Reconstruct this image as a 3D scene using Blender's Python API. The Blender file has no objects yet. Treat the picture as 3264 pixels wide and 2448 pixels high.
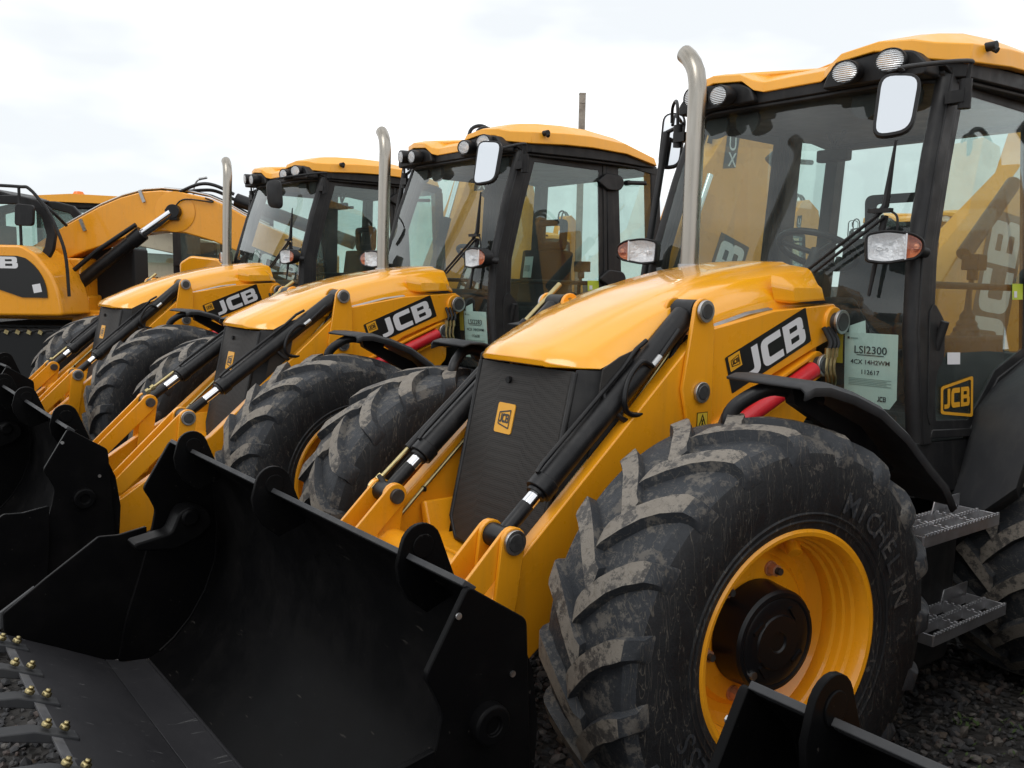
import bpy, bmesh, math, random
from mathutils import Vector, Matrix
random.seed(7)
R = math.radians
S = bpy.context.scene
col = S.collection
# ------------------------------------------------------------------ camera
CAM = Vector((2.4263, 2.7699, 1.8537))
YAW, PITCH, ROLL = R(-127.6), R(-6.69), R(1.012)
fw = Vector((math.cos(PITCH)*math.cos(YAW), math.cos(PITCH)*math.sin(YAW), math.sin(PITCH)))
rt = fw.cross(Vector((0, 0, 1))).normalized(); up = rt.cross(fw)
r2 = rt*math.cos(ROLL)+up*math.sin(ROLL); u2 = -rt*math.sin(ROLL)+up*math.cos(ROLL)
cd = bpy.data.cameras.new('camera'); cam = bpy.data.objects.new('camera', cd); col.objects.link(cam)
cam.matrix_world = Matrix(((r2.x, u2.x, -fw.x, CAM.x), (r2.y, u2.y, -fw.y, CAM.y), (r2.z, u2.z, -fw.z, CAM.z), (0, 0, 0, 1)))
cd.sensor_width = 36; cd.lens = 2899.5/3264*36; cd.clip_start = .02; cd.clip_end = 2000
S.camera = cam
S.render.resolution_x = 1024; S.render.resolution_y = 768
# ------------------------------------------------------------------ sky, sun, exposure
SUN_EL, SUN_AZ = R(55), R(20)
w = bpy.data.worlds.new('World'); S.world = w; w.use_nodes = True
nt = w.node_tree; N = nt.nodes; L = nt.links; N.clear()
out = N.new('ShaderNodeOutputWorld'); mixs = N.new('ShaderNodeMixShader')
bg1 = N.new('ShaderNodeBackground'); bg2 = N.new('ShaderNodeBackground')
sky = N.new('ShaderNodeTexSky'); sky.sky_type = 'NISHITA'; sky.sun_disc = False
sky.sun_elevation = SUN_EL; sky.sun_rotation = SUN_AZ
L.new(sky.outputs[0], bg1.inputs[0]); bg1.inputs[1].default_value = .1
tc = N.new('ShaderNodeTexCoord'); mp = N.new('ShaderNodeMapping'); mp.inputs['Scale'].default_value = (1, 1, 3)
ns = N.new('ShaderNodeTexNoise'); ns.inputs['Scale'].default_value = 1.6; ns.inputs['Detail'].default_value = 5
rp = N.new('ShaderNodeValToRGB'); rp.color_ramp.elements[0].position = .42; rp.color_ramp.elements[0].color = (.62, .645, .665, 1)
rp.color_ramp.elements[1].position = .62; rp.color_ramp.elements[1].color = (1.0, 1.0, 1.0, 1)
L.new(tc.outputs['Generated'], mp.inputs[0]); L.new(mp.outputs[0], ns.inputs['Vector']); L.new(ns.outputs[0], rp.inputs[0])
L.new(rp.outputs[0], bg2.inputs[0]); bg2.inputs[1].default_value = 1.40
mixs.inputs[0].default_value = .93
L.new(bg1.outputs[0], mixs.inputs[1]); L.new(bg2.outputs[0], mixs.inputs[2]); L.new(mixs.outputs[0], out.inputs[0])
sd = bpy.data.lights.new('sun', 'SUN'); sd.energy = .65; sd.angle = R(25); sd.color = (1, .97, .92)
so = bpy.data.objects.new('sun', sd); col.objects.link(so)
sv = Vector((math.cos(SUN_EL)*math.sin(SUN_AZ+R(60)), math.cos(SUN_EL)*math.cos(SUN_AZ+R(60)), math.sin(SUN_EL)))
so.rotation_euler = sv.to_track_quat('Z', 'Y').to_euler()
sky.sun_rotation = SUN_AZ+R(60)
S.view_settings.view_transform = 'Standard'; S.view_settings.look = 'None'
S.view_settings.exposure = .14; S.view_settings.gamma = 1
try:
    S.cycles.max_bounces = 10; S.cycles.transparent_max_bounces = 24; S.cycles.glossy_bounces = 4
except Exception: pass

# ------------------------------------------------------------------ materials
MATS = {}
def mat(name, base, rough=.5, metal=0, spec=.5, coat=0, build=None):
    m = bpy.data.materials.new(name); m.use_nodes = True; t = m.node_tree; b = t.nodes['Principled BSDF']
    b.inputs['Base Color'].default_value = (*base, 1); b.inputs['Roughness'].default_value = rough
    b.inputs['Metallic'].default_value = metal; b.inputs['Specular IOR Level'].default_value = spec
    b.inputs['Coat Weight'].default_value = coat; b.inputs['Coat Roughness'].default_value = .06
    if build: build(t, b)
    MATS[name] = m; return m
def noise(t, scale, detail=4, rough=.55, dist=0, vec=None, coord='Object', sc=None):
    n = t.nodes.new('ShaderNodeTexNoise'); n.inputs['Scale'].default_value = scale; n.inputs['Detail'].default_value = detail
    n.inputs['Roughness'].default_value = rough; n.inputs['Distortion'].default_value = dist
    c = t.nodes.new('ShaderNodeTexCoord'); s = c.outputs[coord]
    if sc:
        mpn = t.nodes.new('ShaderNodeMapping'); mpn.inputs['Scale'].default_value = sc; t.links.new(s, mpn.inputs[0]); s = mpn.outputs[0]
    t.links.new(s, n.inputs['Vector']); return n
def ramp(t, src, stops):
    r = t.nodes.new('ShaderNodeValToRGB'); e = r.color_ramp.elements
    while len(e) < len(stops): e.new(.5)
    for i, (p, c) in enumerate(stops):
        e[i].position = p; e[i].color = (*c, 1) if len(c) == 3 else c
    t.links.new(src, r.inputs[0]); return r
def bump(t, b, src, strength=.3, dist=.01):
    u = t.nodes.new('ShaderNodeBump'); u.inputs['Strength'].default_value = strength; u.inputs['Distance'].default_value = dist
    t.links.new(src, u.inputs['Height']); t.links.new(u.outputs[0], b.inputs['Normal']); return u
def mixc(t, fac, a, c):
    m = t.nodes.new('ShaderNodeMixRGB'); t.links.new(fac, m.inputs[0])
    for i, v in ((1, a), (2, c)):
        if isinstance(v, tuple): m.inputs[i].default_value = (*v, 1)
        else: t.links.new(v, m.inputs[i])
    return m
def b_paint(base, dirt, lo=.55, hi=.8, amt=1, rl=.22, rh=.5):
    def f(t, b):
        n = noise(t, 5, 8, .65); r = ramp(t, n.outputs[0], [(lo, (0, 0, 0)), (hi, (amt,)*3)])
        m = mixc(t, r.outputs[0], base, dirt)
        st_ = noise(t, 26, 6, .6, sc=(1, 1, .07)); rs = ramp(t, st_.outputs[0], [(.52, (0, 0, 0)), (.70, (.28,)*3)]); sp_ = noise(t, 140, 3, .6); rq = ramp(t, sp_.outputs[0], [(.70, (0, 0, 0)), (.76, (.6,)*3)])
        m1 = mixc(t, rs.outputs[0], m.outputs[0], dirt); m2 = mixc(t, rq.outputs[0], m1.outputs[0], tuple(c*.45 for c in dirt)); t.links.new(m2.outputs[0], b.inputs['Base Color'])
        n2 = noise(t, 9, 5); rr = ramp(t, n2.outputs[0], [(.35, (rl,)*3), (.7, (rh,)*3)]); t.links.new(rr.outputs[0], b.inputs['Roughness'])
    return f
YC = (.86, .35, .010)
mat('yellow_paint', YC, .3, coat=.35, build=b_paint(YC, (.60, .26, .03), .55, .9, .4, .25, .42))
mat('yellow_gloss', (.92, .40, .010), .2, coat=.8, build=b_paint((.92, .40, .010), (.80, .38, .03), .55, .9, .25, .16, .28))
mat('roof_yellow', (.84, .40, .03), .4, coat=.15, build=b_paint((.90, .40, .025), (.74, .36, .05), .5, .85, .4, .35, .5))
mat('gloss_black', (.006, .006, .007), .32, spec=.3)
mat('black_paint', (.008, .008, .009), .4, spec=.35, build=b_paint((.007, .007, .008), (.035, .032, .03), .55, .85, .8, .33, .55))
def b_bucket(t, b):
    n = noise(t, 3.2, 9, .7); r = ramp(t, n.outputs[0], [(.48, (0, 0, 0)), (.75, (1, 1, 1))])
    m = mixc(t, r.outputs[0], (.0030, .0030, .0033), (.0065, .006, .006))
    n3 = noise(t, 60, 3, sc=(1, .15, 1)); r3 = ramp(t, n3.outputs[0], [(.7, (0, 0, 0)), (.74, (.5, .5, .5))])
    m2 = mixc(t, r3.outputs[0], m.outputs[0], (.05, .045, .04)); t.links.new(m2.outputs[0], b.inputs['Base Color'])
    rr = ramp(t, n.outputs[0], [(.35, (.33,)*3), (.7, (.52,)*3)]); t.links.new(rr.outputs[0], b.inputs['Roughness'])
    n2 = noise(t, 90, 2); bump(t, b, n2.outputs[0], .06, .002)
mat('bucket_black', (.006, .006, .007), .42, spec=.07, build=b_bucket)
def b_floor(t, b):
    n = noise(t, 7, 9, .75, sc=(1, .5, 1)); m = mixc(t, n.outputs[0], (.012, .012, .015), (.045, .044, .047))
    n3 = noise(t, 45, 4, sc=(.12, 1, 1)); r3 = ramp(t, n3.outputs[0], [(.66, (0, 0, 0)), (.72, (.7, .7, .7))])
    m2 = mixc(t, r3.outputs[0], m.outputs[0], (.12, .12, .12)); t.links.new(m2.outputs[0], b.inputs['Base Color'])
mat('bucket_floor', (.02, .02, .025), .5, spec=.3, build=b_floor)
mat('plastic_black', (.012, .012, .013), .55, spec=.35, build=b_paint((.011, .011, .012), (.05, .047, .043), .5, .85, .6, .45, .65))
mat('plastic_grey', (.03, .031, .034), .6, spec=.3, build=b_paint((.034, .035, .038), (.07, .068, .065), .45, .85, .6, .5, .7))
def b_rub(lo, hi, mud, dark, scr=.8):
    def f(t, b):
        n = noise(t, 6, 10, .7); n2 = noise(t, 38, 8, .75); ma = t.nodes.new('ShaderNodeMath'); ma.operation = 'MULTIPLY_ADD'; ma.inputs[1].default_value = .7; t.links.new(n2.outputs[0], ma.inputs[0]); t.links.new(n.outputs[0], ma.inputs[2]); md_ = (lo+hi)/2+.35; r = ramp(t, ma.outputs[0], [(md_-.04, (0, 0, 0)), (md_+.04, (1, 1, 1))])
        m0 = mixc(t, n2.outputs[0], tuple(c*.6 for c in mud), mud)
        m = mixc(t, r.outputs[0], dark, m0.outputs[0])
        # hair-line scratches of dried grass and clay
        wv = noise(t, 9, 3, .5, .6, sc=(3, 1, .5)); r4 = ramp(t, wv.outputs[0], [(.50, (0, 0, 0)), (.506, (scr,)*3), (.514, (0, 0, 0)), (.60, (0, 0, 0)), (.607, (scr,)*3), (.615, (0, 0, 0))])
        m2 = mixc(t, r4.outputs[0], m.outputs[0], (.12, .105, .085)); t.links.new(m2.outputs[0], b.inputs['Base Color'])
        rr = ramp(t, n.outputs[0], [(.4, (.42,)*3), (.6, (.8,)*3)]); t.links.new(rr.outputs[0], b.inputs['Roughness'])
        n3 = noise(t, 55, 6, .7); bump(t, b, n3.outputs[0], .45, .006)
    return f
mat('rubber', (.02, .02, .022), .6, spec=.3, build=b_rub(.60, .76, (.07, .062, .055), (.013, .0135, .015), .75))
mat('rubber_tread', (.03, .03, .03), .6, spec=.3, build=b_rub(.50, .62, (.13, .12, .108), (.032, .035, .040)))
mat('rubber_lug', (.1, .09, .08), .8, spec=.25, build=b_rub(.39, .51, (.25, .222, .188), (.062, .058, .055)))
def b_steel(a, c, sc, rl, rh, s=None):
    def f(t, b):
        n = noise(t, sc, 6, .6, sc=s); m = mixc(t, n.outputs[0], a, c); t.links.new(m.outputs[0], b.inputs['Base Color'])
        rr = ramp(t, n.outputs[0], [(.3, (rl,)*3), (.7, (rh,)*3)]); t.links.new(rr.outputs[0], b.inputs['Roughness'])
    return f
mat('stainless', (.5, .47, .42), .3, 1, build=b_steel((.17, .14, .10), (.52, .50, .46), 14, .2, .42, (1.5, 1.5, .2)))  # lengthwise streaks: heat stain plus dark reflection stripes put into the colour
mat('chrome', (.8, .8, .82), .08, 1)
mat('zinc', (.5, .5, .5), .35, 1, build=b_steel((.32, .32, .32), (.6, .6, .6), 30, .3, .5))
mat('gold_zinc', (.62, .5, .25), .3, 1, build=b_steel((.26, .20, .08), (.56, .48, .27), 40, .28, .5))
mat('copper_nut', (.45, .2, .1), .4, .5, build=b_steel((.42, .18, .09), (.70, .38, .24), 40, .3, .5))
mat('pin_steel', (.05, .05, .052), .45, .6, build=b_steel((.03, .03, .03), (.12, .12, .12), 50, .35, .6))
mat('red_paint', (.55, .012, .02), .35, coat=.2, build=b_paint((.55, .012, .022), (.35, .02, .02), .5, .8, .6))
mat('galvanised', (.34, .34, .35), .45, .9, build=b_steel((.45, .45, .46), (.75, .75, .78), 25, .3, .5))
def b_mesh(t, b):
    c = t.nodes.new('ShaderNodeTexCoord'); v = t.nodes.new('ShaderNodeTexVoronoi'); v.inputs['Scale'].default_value = 130
    v.inputs['Randomness'].default_value = .0; t.links.new(c.outputs['Object'], v.inputs['Vector'])
    r = ramp(t, v.outputs['Distance'], [(.25, (.002, .002, .002)), (.45, (.035, .033, .032))]); 
    n = noise(t, 5, 6); m = mixc(t, n.outputs[0], r.outputs[0], (.038, .035, .032)); t.links.new(m.outputs[0], b.inputs['Base Color'])
    bump(t, b, v.outputs['Distance'], .4, .003)
mat('grille_mesh', (.02, .02, .02), .6, spec=.25, build=b_mesh)
mat('decal_black', (.012, .012, .012), .35); mat('decal_white', (.72, .72, .73), .4); mat('decal_yellow', (.75, .36, .02), .4)
mat('label_yellow', (.72, .5, .04), .5)
mat('paper', (.62, .72, .68), .7, build=b_paint((.62, .72, .68), (.5, .6, .57), .5, .8, .5, .6, .8)); mat('white_sticker', (.8, .8, .82), .5); mat('ink', (.03, .035, .04), .6); mat('ink_pale', (.33, .4, .38), .6)
mat('green_label', (.55, .65, .05), .5)
mat('mirror_glass', (.8, .82, .84), .03, 1)
mat('lamp_reflector', (.9, .9, .92), .25, .3, build=lambda t, b: bump(t, b, noise(t, 45, 3).outputs[0], .9, .02))
mat('amber_lens', (.75, .27, .12), .15, .2, build=lambda t, b: bump(t, b, noise(t, 45, 3).outputs[0], .9, .02))
def b_lens(t, b):
    c = t.nodes.new('ShaderNodeTexCoord'); wv = t.nodes.new('ShaderNodeTexWave'); wv.wave_type = 'BANDS'; wv.bands_direction = 'Z'
    wv.inputs['Scale'].default_value = 28; t.links.new(c.outputs['Object'], wv.inputs['Vector'])
    r = ramp(t, wv.outputs['Fac'], [(.2, (.5, .52, .53)), (.8, (.82, .84, .86))]); t.links.new(r.outputs[0], b.inputs['Base Color']); bump(t, b, wv.outputs['Fac'], .5, .01)
mat('lens_ribbed', (.7, .7, .72), .2, .5, build=b_lens)
mat('worn_steel', (.12, .12, .13), .5, .4, build=b_steel((.05, .05, .055), (.22, .22, .23), 18, .4, .6))
mat('dark_interior', (.014, .015, .016), .7, spec=.25)
mat('seat_fabric', (.02, .021, .023), .9, spec=.2, build=lambda t, b: bump(t, b, noise(t, 80, 3).outputs[0], .4, .004))
mat('cream_paint', (.52, .48, .36), .4, build=b_paint((.52, .48, .36), (.35, .31, .23), .5, .8, .6))
mat('concrete_post', (.34, .3, .25), .85, build=b_paint((.36, .32, .27), (.2, .17, .14), .4, .7, 1, .8, .9))
mat('orange_beacon', (.8, .2, .02), .25); mat('grass', (.05, .085, .02), .8)
def b_glass(tint, rough=.0, f0=.06):
    def f(t, b):
        t.nodes.remove(b); o = t.nodes['Material Output']
        tr = t.nodes.new('ShaderNodeBsdfTransparent'); tr.inputs[0].default_value = (*tint, 1)
        gl = t.nodes.new('ShaderNodeBsdfGlossy'); gl.inputs['Roughness'].default_value = rough; gl.inputs[0].default_value = (.86, .9, .9, 1)
        lw = t.nodes.new('ShaderNodeFresnel'); ge = t.nodes.new('ShaderNodeNewGeometry'); mr_ = t.nodes.new('ShaderNodeMapRange'); mr_.inputs[3].default_value = 1.5; mr_.inputs[4].default_value = 1/1.5; t.links.new(ge.outputs['Backfacing'], mr_.inputs[0]); t.links.new(mr_.outputs[0], lw.inputs[0])
        ad = t.nodes.new('ShaderNodeMath'); ad.operation = 'MULTIPLY_ADD'; ad.inputs[1].default_value = 1.25; ad.inputs[2].default_value = .0; ad.use_clamp = True
        t.links.new(lw.outputs[0], ad.inputs[0])
        # a film of dust scatters a little light
        df = t.nodes.new('ShaderNodeBsdfDiffuse'); df.inputs[0].default_value = (.45, .47, .44, 1)
        n = noise(t, 2.5, 6); rr = ramp(t, n.outputs[0], [(.4, (.02,)*3), (.75, (.09,)*3)])
        m1 = t.nodes.new('ShaderNodeMixShader'); t.links.new(rr.outputs[0], m1.inputs[0]); t.links.new(tr.outputs[0], m1.inputs[1]); t.links.new(df.outputs[0], m1.inputs[2])
        m = t.nodes.new('ShaderNodeMixShader'); t.links.new(ad.outputs[0], m.inputs[0]); t.links.new(m1.outputs[0], m.inputs[1]); t.links.new(gl.outputs[0], m.inputs[2])
        t.links.new(m.outputs[0], o.inputs[0])
    return f
mat('tinted_glass', (.5, .6, .6), build=b_glass((.79, .875, .845)))
mat('sun_band_glass', (.2, .3, .3), build=b_glass((.40, .47, .47)))
mat('lamp_cover', (.9, .9, .9), build=b_glass((.95, .96, .96)))

# ------------------------------------------------------------------ mesh helpers
def V(*a): return Vector(a)
class MB:
    """collects shapes, then builds ONE mesh"""
    def __init__(s): s.v = []; s.f = []; s.m = []; s.cur = 0
    def add(s, vs, fs, m=None):
        k = len(s.v); s.v += [tuple(p) for p in vs]
        s.f += [tuple(i+k for i in f) for f in fs]; s.m += [s.cur if m is None else m]*len(fs); return s
    def box(s, c, d, rot=None, m=None):
        x, y, z = d[0]/2, d[1]/2, d[2]/2
        vs = [V(a, b, e) for a in (-x, x) for b in (-y, y) for e in (-z, z)]
        if rot is not None: vs = [rot @ p for p in vs]
        return s.add([p+V(*c) for p in vs], [(0, 1, 3, 2), (4, 6, 7, 5), (0, 4, 5, 1), (2, 3, 7, 6), (0, 2, 6, 4), (1, 5, 7, 3)], m)
    def prism(s, pts, y0, y1, ax='y', m=None):
        """2D outline extruded along an axis; outline is (x,z) for y, (y,z) for x, (x,y) for z"""
        def P(p, t): return {'y': (p[0], t, p[1]), 'x': (t, p[0], p[1]), 'z': (p[0], p[1], t)}[ax]
        n = len(pts); vs = [P(p, y0) for p in pts]+[P(p, y1) for p in pts]
        fs = [tuple(range(n))[::-1], tuple(range(n, 2*n))]+[(i, (i+1) % n, n+(i+1) % n, n+i) for i in range(n)]
        return s.add(vs, fs, m)
    def tube(s, pts, r, n=10, m=None, cap=True):
        pts = [V(*p) for p in pts]; rs = r if isinstance(r, (list, tuple)) else [r]*len(pts)
        k = len(s.v); rings = []; ref = None
        for i, p in enumerate(pts):
            a = pts[max(i-1, 0)]; b = pts[min(i+1, len(pts)-1)]; d = (b-a).normalized()
            if ref is None: ref = V(0, 0, 1) if abs(d.z) < .9 else V(1, 0, 0)
            x = (ref-d*ref.dot(d)).normalized(); y = d.cross(x); ref = x
            rings.append([p+(x*math.cos(2*math.pi*j/n)+y*math.sin(2*math.pi*j/n))*rs[i] for j in range(n)])
        vs = [q for rg in rings for q in rg]
        fs = [(i*n+j, i*n+(j+1) % n, (i+1)*n+(j+1) % n, (i+1)*n+j) for i in range(len(pts)-1) for j in range(n)]
        if cap: fs += [tuple(range(n))[::-1], tuple((len(pts)-1)*n+j for j in range(n))]
        return s.add(vs, fs, m)
    def cyl(s, a, b, r, n=20, m=None): return s.tube([a, b], r, n, m)
    def lathe(s, prof, c=(0, 0, 0), n=48, m=None, ax='y', mats=None):
        """prof: (offset along axis, radius)"""
        vs = []
        for (o, r_) in prof:
            for j in range(n):
                t = 2*math.pi*j/n; a, b = r_*math.cos(t), r_*math.sin(t)
                vs.append({'y': (c[0]+a, c[1]+o, c[2]+b), 'x': (c[0]+o, c[1]+a, c[2]+b), 'z': (c[0]+a, c[1]+b, c[2]+o)}[ax])
        k = len(s.v); s.v += vs
        for i in range(len(prof)-1):
            for j in range(n):
                s.f.append((k+i*n+j, k+i*n+(j+1) % n, k+(i+1)*n+(j+1) % n, k+(i+1)*n+j)); s.m.append(mats[i] if mats else (s.cur if m is None else m))
        return s
    def grid(s, rows, m=None, closed=False):
        n = len(rows[0]); vs = [p for r_ in rows for p in r_]
        fs = [(i*n+j, i*n+(j+1) % n, (i+1)*n+(j+1) % n, (i+1)*n+j) for i in range(len(rows)-1) for j in range(n if closed else n-1)]
        return s.add(vs, fs, m)
    def build(s, name, mats, parent=None, smooth=35, bevel=0, solid=0, sub=0, seg=2, weld=False):
        me = bpy.data.meshes.new(name); me.from_pydata(s.v, [], s.f); 
        ms = mats if isinstance(mats, (list, tuple)) else [mats]
        for x in ms: me.materials.append(MATS[x])
        me.polygons.foreach_set('material_index', s.m)
        bm = bmesh.new(); bm.from_mesh(me)
        if weld: bmesh.ops.remove_doubles(bm, verts=bm.verts, dist=1e-5)
        bmesh.ops.recalc_face_normals(bm, faces=bm.faces); bm.to_mesh(me); bm.free()
        if smooth:
            me.polygons.foreach_set('use_smooth', [True]*len(me.polygons)); me.set_sharp_from_angle(angle=R(smooth))
        o = bpy.data.objects.new(name, me); col.objects.link(o)
        if parent: o.parent = parent
        if solid: md = o.modifiers.new('s', 'SOLIDIFY'); md.thickness = solid; md.offset = 0
        if sub: md = o.modifiers.new('u', 'SUBSURF'); md.levels = sub; md.render_levels = sub
        if bevel: md = o.modifiers.new('b', 'BEVEL'); md.width = bevel; md.segments = seg; md.limit_method = 'ANGLE'; md.angle_limit = R(38)
        return o
def link(me, name, parent):
    o = bpy.data.objects.new(name, me); col.objects.link(o); o.parent = parent; return o
def empty(name, loc=(0, 0, 0), rz=0, parent=None):
    o = bpy.data.objects.new(name, None); col.objects.link(o); o.location = loc; o.rotation_euler = (0, 0, rz); o.empty_display_size = .2
    if parent: o.parent = parent
    return o
def tag(o, label=None, cat=None, group=None, kind=None):
    for k, v in (('label', label), ('category', cat), ('group', group), ('kind', kind)):
        if v: o[k] = v
    return o
def arc(c, r, a0, a1, n=8): return [(c[0]+r*math.cos(R(a0+(a1-a0)*i/n)), c[1]+r*math.sin(R(a0+(a1-a0)*i/n))) for i in range(n+1)]
def rpoly(pts, rad, n=5):
    """round the corners of a 2D outline"""
    out = []; k = len(pts)
    for i, p in enumerate(pts):
        r_ = p[2] if len(p) > 2 else rad; p = Vector(p[:2]); a = Vector(pts[i-1][:2]); b = Vector(pts[(i+1) % k][:2])
        if r_ <= 0: out.append(tuple(p)); continue
        da, db = (a-p), (b-p); q = min(r_, da.length*.48, db.length*.48); A = p+da.normalized()*q; B = p+db.normalized()*q
        for j in range(n+1):
            t = j/n; out.append(tuple((1-t)**2*A+2*t*(1-t)*p+t*t*B))
    return out
def bar2(a, b, wd, wd2=None):
    """outline of a flat bar with rounded ends between two pin centres"""
    wd2 = wd2 or wd; a = Vector(a); b = Vector(b); ang = math.degrees(math.atan2((b-a).y, (b-a).x))
    return arc(a, wd/2, ang+90, ang+270, 8)+arc(b, wd2/2, ang-90, ang+90, 8)
# flat lettering ---------------------------------------------------
def curve_mesh(loops):
    cu = bpy.data.curves.new('tmp', 'CURVE'); cu.dimensions = '2D'; cu.fill_mode = 'BOTH'
    for lp in loops:
        sp = cu.splines.new('POLY'); sp.points.add(len(lp)-1); sp.use_cyclic_u = True
        for i, p in enumerate(lp): sp.points[i].co = (p[0], p[1], 0, 1)
    return _cv(cu)
def _cv(cu):
    o = bpy.data.objects.new('tmp', cu); col.objects.link(o); bpy.context.view_layer.update()
    me = bpy.data.meshes.new_from_object(o.evaluated_get(bpy.context.evaluated_depsgraph_get()))
    vs = [(v.co.x, v.co.y) for v in me.vertices]; fs = [tuple(p.vertices) for p in me.polygons]
    bpy.data.objects.remove(o); bpy.data.curves.remove(cu); bpy.data.meshes.remove(me); return vs, fs
def text_mesh(body, size=1, spacing=1):
    cu = bpy.data.curves.new('tmp', 'FONT'); cu.body = body; cu.size = size; cu.align_x = 'CENTER'; cu.align_y = 'CENTER'; cu.resolution_u = 3; cu.offset = .012*size
    cu.space_character = spacing; return _cv(cu)
def letters_jcb():
    J = [rpoly([(.36, 1, 0), (.66, 1, 0), (.66, 0, .3), (0, 0, .0), (0, .22, 0), (.36, .22, .1)], 0)]
    C = [rpoly([(1.0, 1, .0), (0, 1, .3), (0, 0, .3), (1, 0, 0), (1, .26, 0), (.32, .26, .08), (.32, .74, .08), (1, .74, 0)], 0)]
    B = [rpoly([(0, 0, 0), (0, 1, 0), (1, 1, .22), (1, .54, .14), (.93, .5, .0), (1.04, .46, .14), (1.04, 0, .24)], 0),
         rpoly([(.31, .6, 0), (.7, .6, .05), (.7, .78, .05), (.31, .78, 0)], 0), rpoly([(.31, .2, 0), (.72, .2, .05), (.72, .4, .05), (.31, .4, 0)], 0)]
    loops = []; x = 0
    for lt, wd in ((J, .66), (C, 1.0), (B, 1.04)):
        loops += [[(p[0]+x, p[1]) for p in lp] for lp in lt]; x += wd+.12
    return curve_mesh(loops), x-.12
JCB, JW = letters_jcb()          # unit height, width JW
def logo_frame():
    o = rpoly([(0, .12), (0, .88), (1, 1.1), (1, -.1)], .08); i = rpoly([(.07, .19), (.07, .81), (.93, 1.0), (.93, 0.0)], .06)
    return curve_mesh([o, i])
LOGOF = logo_frame()
def place(mb, mesh, O, U, W, m, nrm=None, off=0):
    """lay a flat shape on a surface: point = O + a*U + b*W"""
    vs, fs = mesh; O = V(*O); U = V(*U); W = V(*W)
    if nrm is not None: O = O+V(*nrm)*off
    mb.add([O+U*a+W*b for a, b in vs], fs, m)
def quad(mb, O, U, W, m, nrm=None, off=0):
    place(mb, ([(0, 0), (1, 0), (1, 1), (0, 1)], [(0, 1, 2, 3)]), O, U, W, m, nrm, off)
def logo(mb, O, U, W, nrm, off, mf, ml):
    """small trapezoid emblem with the three letters, filling the square O,U,W"""
    U = V(*U); W = V(*W); O = V(*O)
    place(mb, LOGOF, O+U*.08+W*.12, U*.84, W*.72, mf, nrm, off)
    for k, (a, b, s) in enumerate(((.17, .30, .36), (.43, .27, .42), (.66, .24, .48))):
        pass
    place(mb, JCB, O+U*.17+W*.30, U*(.66/JW), W*.40, ml, nrm, off)

# ------------------------------------------------------------------ wheel (shared meshes)
def to_me(mb, name, mats, smooth=35):
    o = mb.build(name, mats, None, smooth); me = o.data; bpy.data.objects.remove(o); return me
def tyre_mesh():
    mb = MB(); prof = [(-.200, .380), (-.207, .390), (-.213, .41), (-.226, .47), (-.232, .53), (-.228, .585), (-.214, .63), (-.19, .664), (-.12, .678), (0, .683),
                       (.12, .678), (.19, .664), (.214, .63), (.228, .585), (.232, .53), (.226, .47), (.213, .41), (.207, .390), (.200, .380)]
    mb.lathe(prof, n=96, mats=[0]*6+[1]*6+[0]*6)
    for rr_, dv in ((.44, .2205), (.415, .2145)):     # moulded ribs on the side wall
        for sd in (1, -1): mb.lathe([(sd*dv, rr_+.006), (sd*(dv+.004), rr_), (sd*dv, rr_-.006)], n=96, m=0)
    NL = 19
    for sd in (1, -1):
        for k in range(NL):
            t0 = 2*math.pi*(k+(.5 if sd < 0 else 0))/NL
            rows = []
            jit = random.uniform(-.004, .004)
            for (v, rt_, rb, th) in ((-.030, .704, .67, -.05), (-.012, .714, .67, -.025), (.0, .716, .67, 0), (.05, .716, .67, .075), (.10, .713, .665, .14), (.15, .708, .655, .19), (.185, .701, .645, .215), (.205, .690, .635, .228), (.222, .666, .62, .238), (.230, .640, .605, .243), (.229, .605, .59, .246)):
                hw = .040 if v < .07 else (.036 if v < .19 else .030)
                if v < 0: hw = .040
                c = t0+th*1.05; row = []
                for (o_, r_, dv) in ((-hw-.016, rb, -.006), (-hw, rt_+jit, 0), (hw, rt_+jit, 0), (hw+.016, rb, -.006)):
                    a = c+o_/.7; vv = v+(dv if v > .2 else 0)
                    row.append((r_*math.cos(a), sd*vv, r_*math.sin(a)))
                rows.append(row)
            b = len(mb.v); mb.v += [p for r_ in rows for p in r_]
            for i in range(len(rows)-1):
                for j in range(3):
                    mb.f.append((b+i*4+j, b+i*4+j+1, b+(i+1)*4+j+1, b+(i+1)*4+j)); mb.m.append(2 if j == 1 and i < 7 else 1)
            mb.f.append((b, b+1, b+2, b+3)); mb.m.append(1); e = b+(len(rows)-1)*4; mb.f.append((e, e+1, e+2, e+3)); mb.m.append(1)
    # raised side-wall lettering
    def ring_text(body, t0, step, rad, flip=1):
        for i, ch in enumerate(body):
            vs, fs = text_mesh(ch, .10); a = t0+step*i
            er = V(math.cos(a), 0, math.sin(a)); et = V(-math.sin(a), 0, math.cos(a))   # reading direction for the outer side
            O = er*rad+V(0, .2325, 0)
            W_ = er*flip; U_ = et*(1 if flip > 0 else -1)
            mb.add([O+U_*x+W_*y for x, y in vs], fs, 1)
    ring_text('MICHELIN', R(118), R(7.6), .49)
    ring_text('TUBELESS', R(-66), R(6.6), .485)
    return to_me(mb, 'tyre', ['rubber', 'rubber_tread', 'rubber_lug'], 32)
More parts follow.
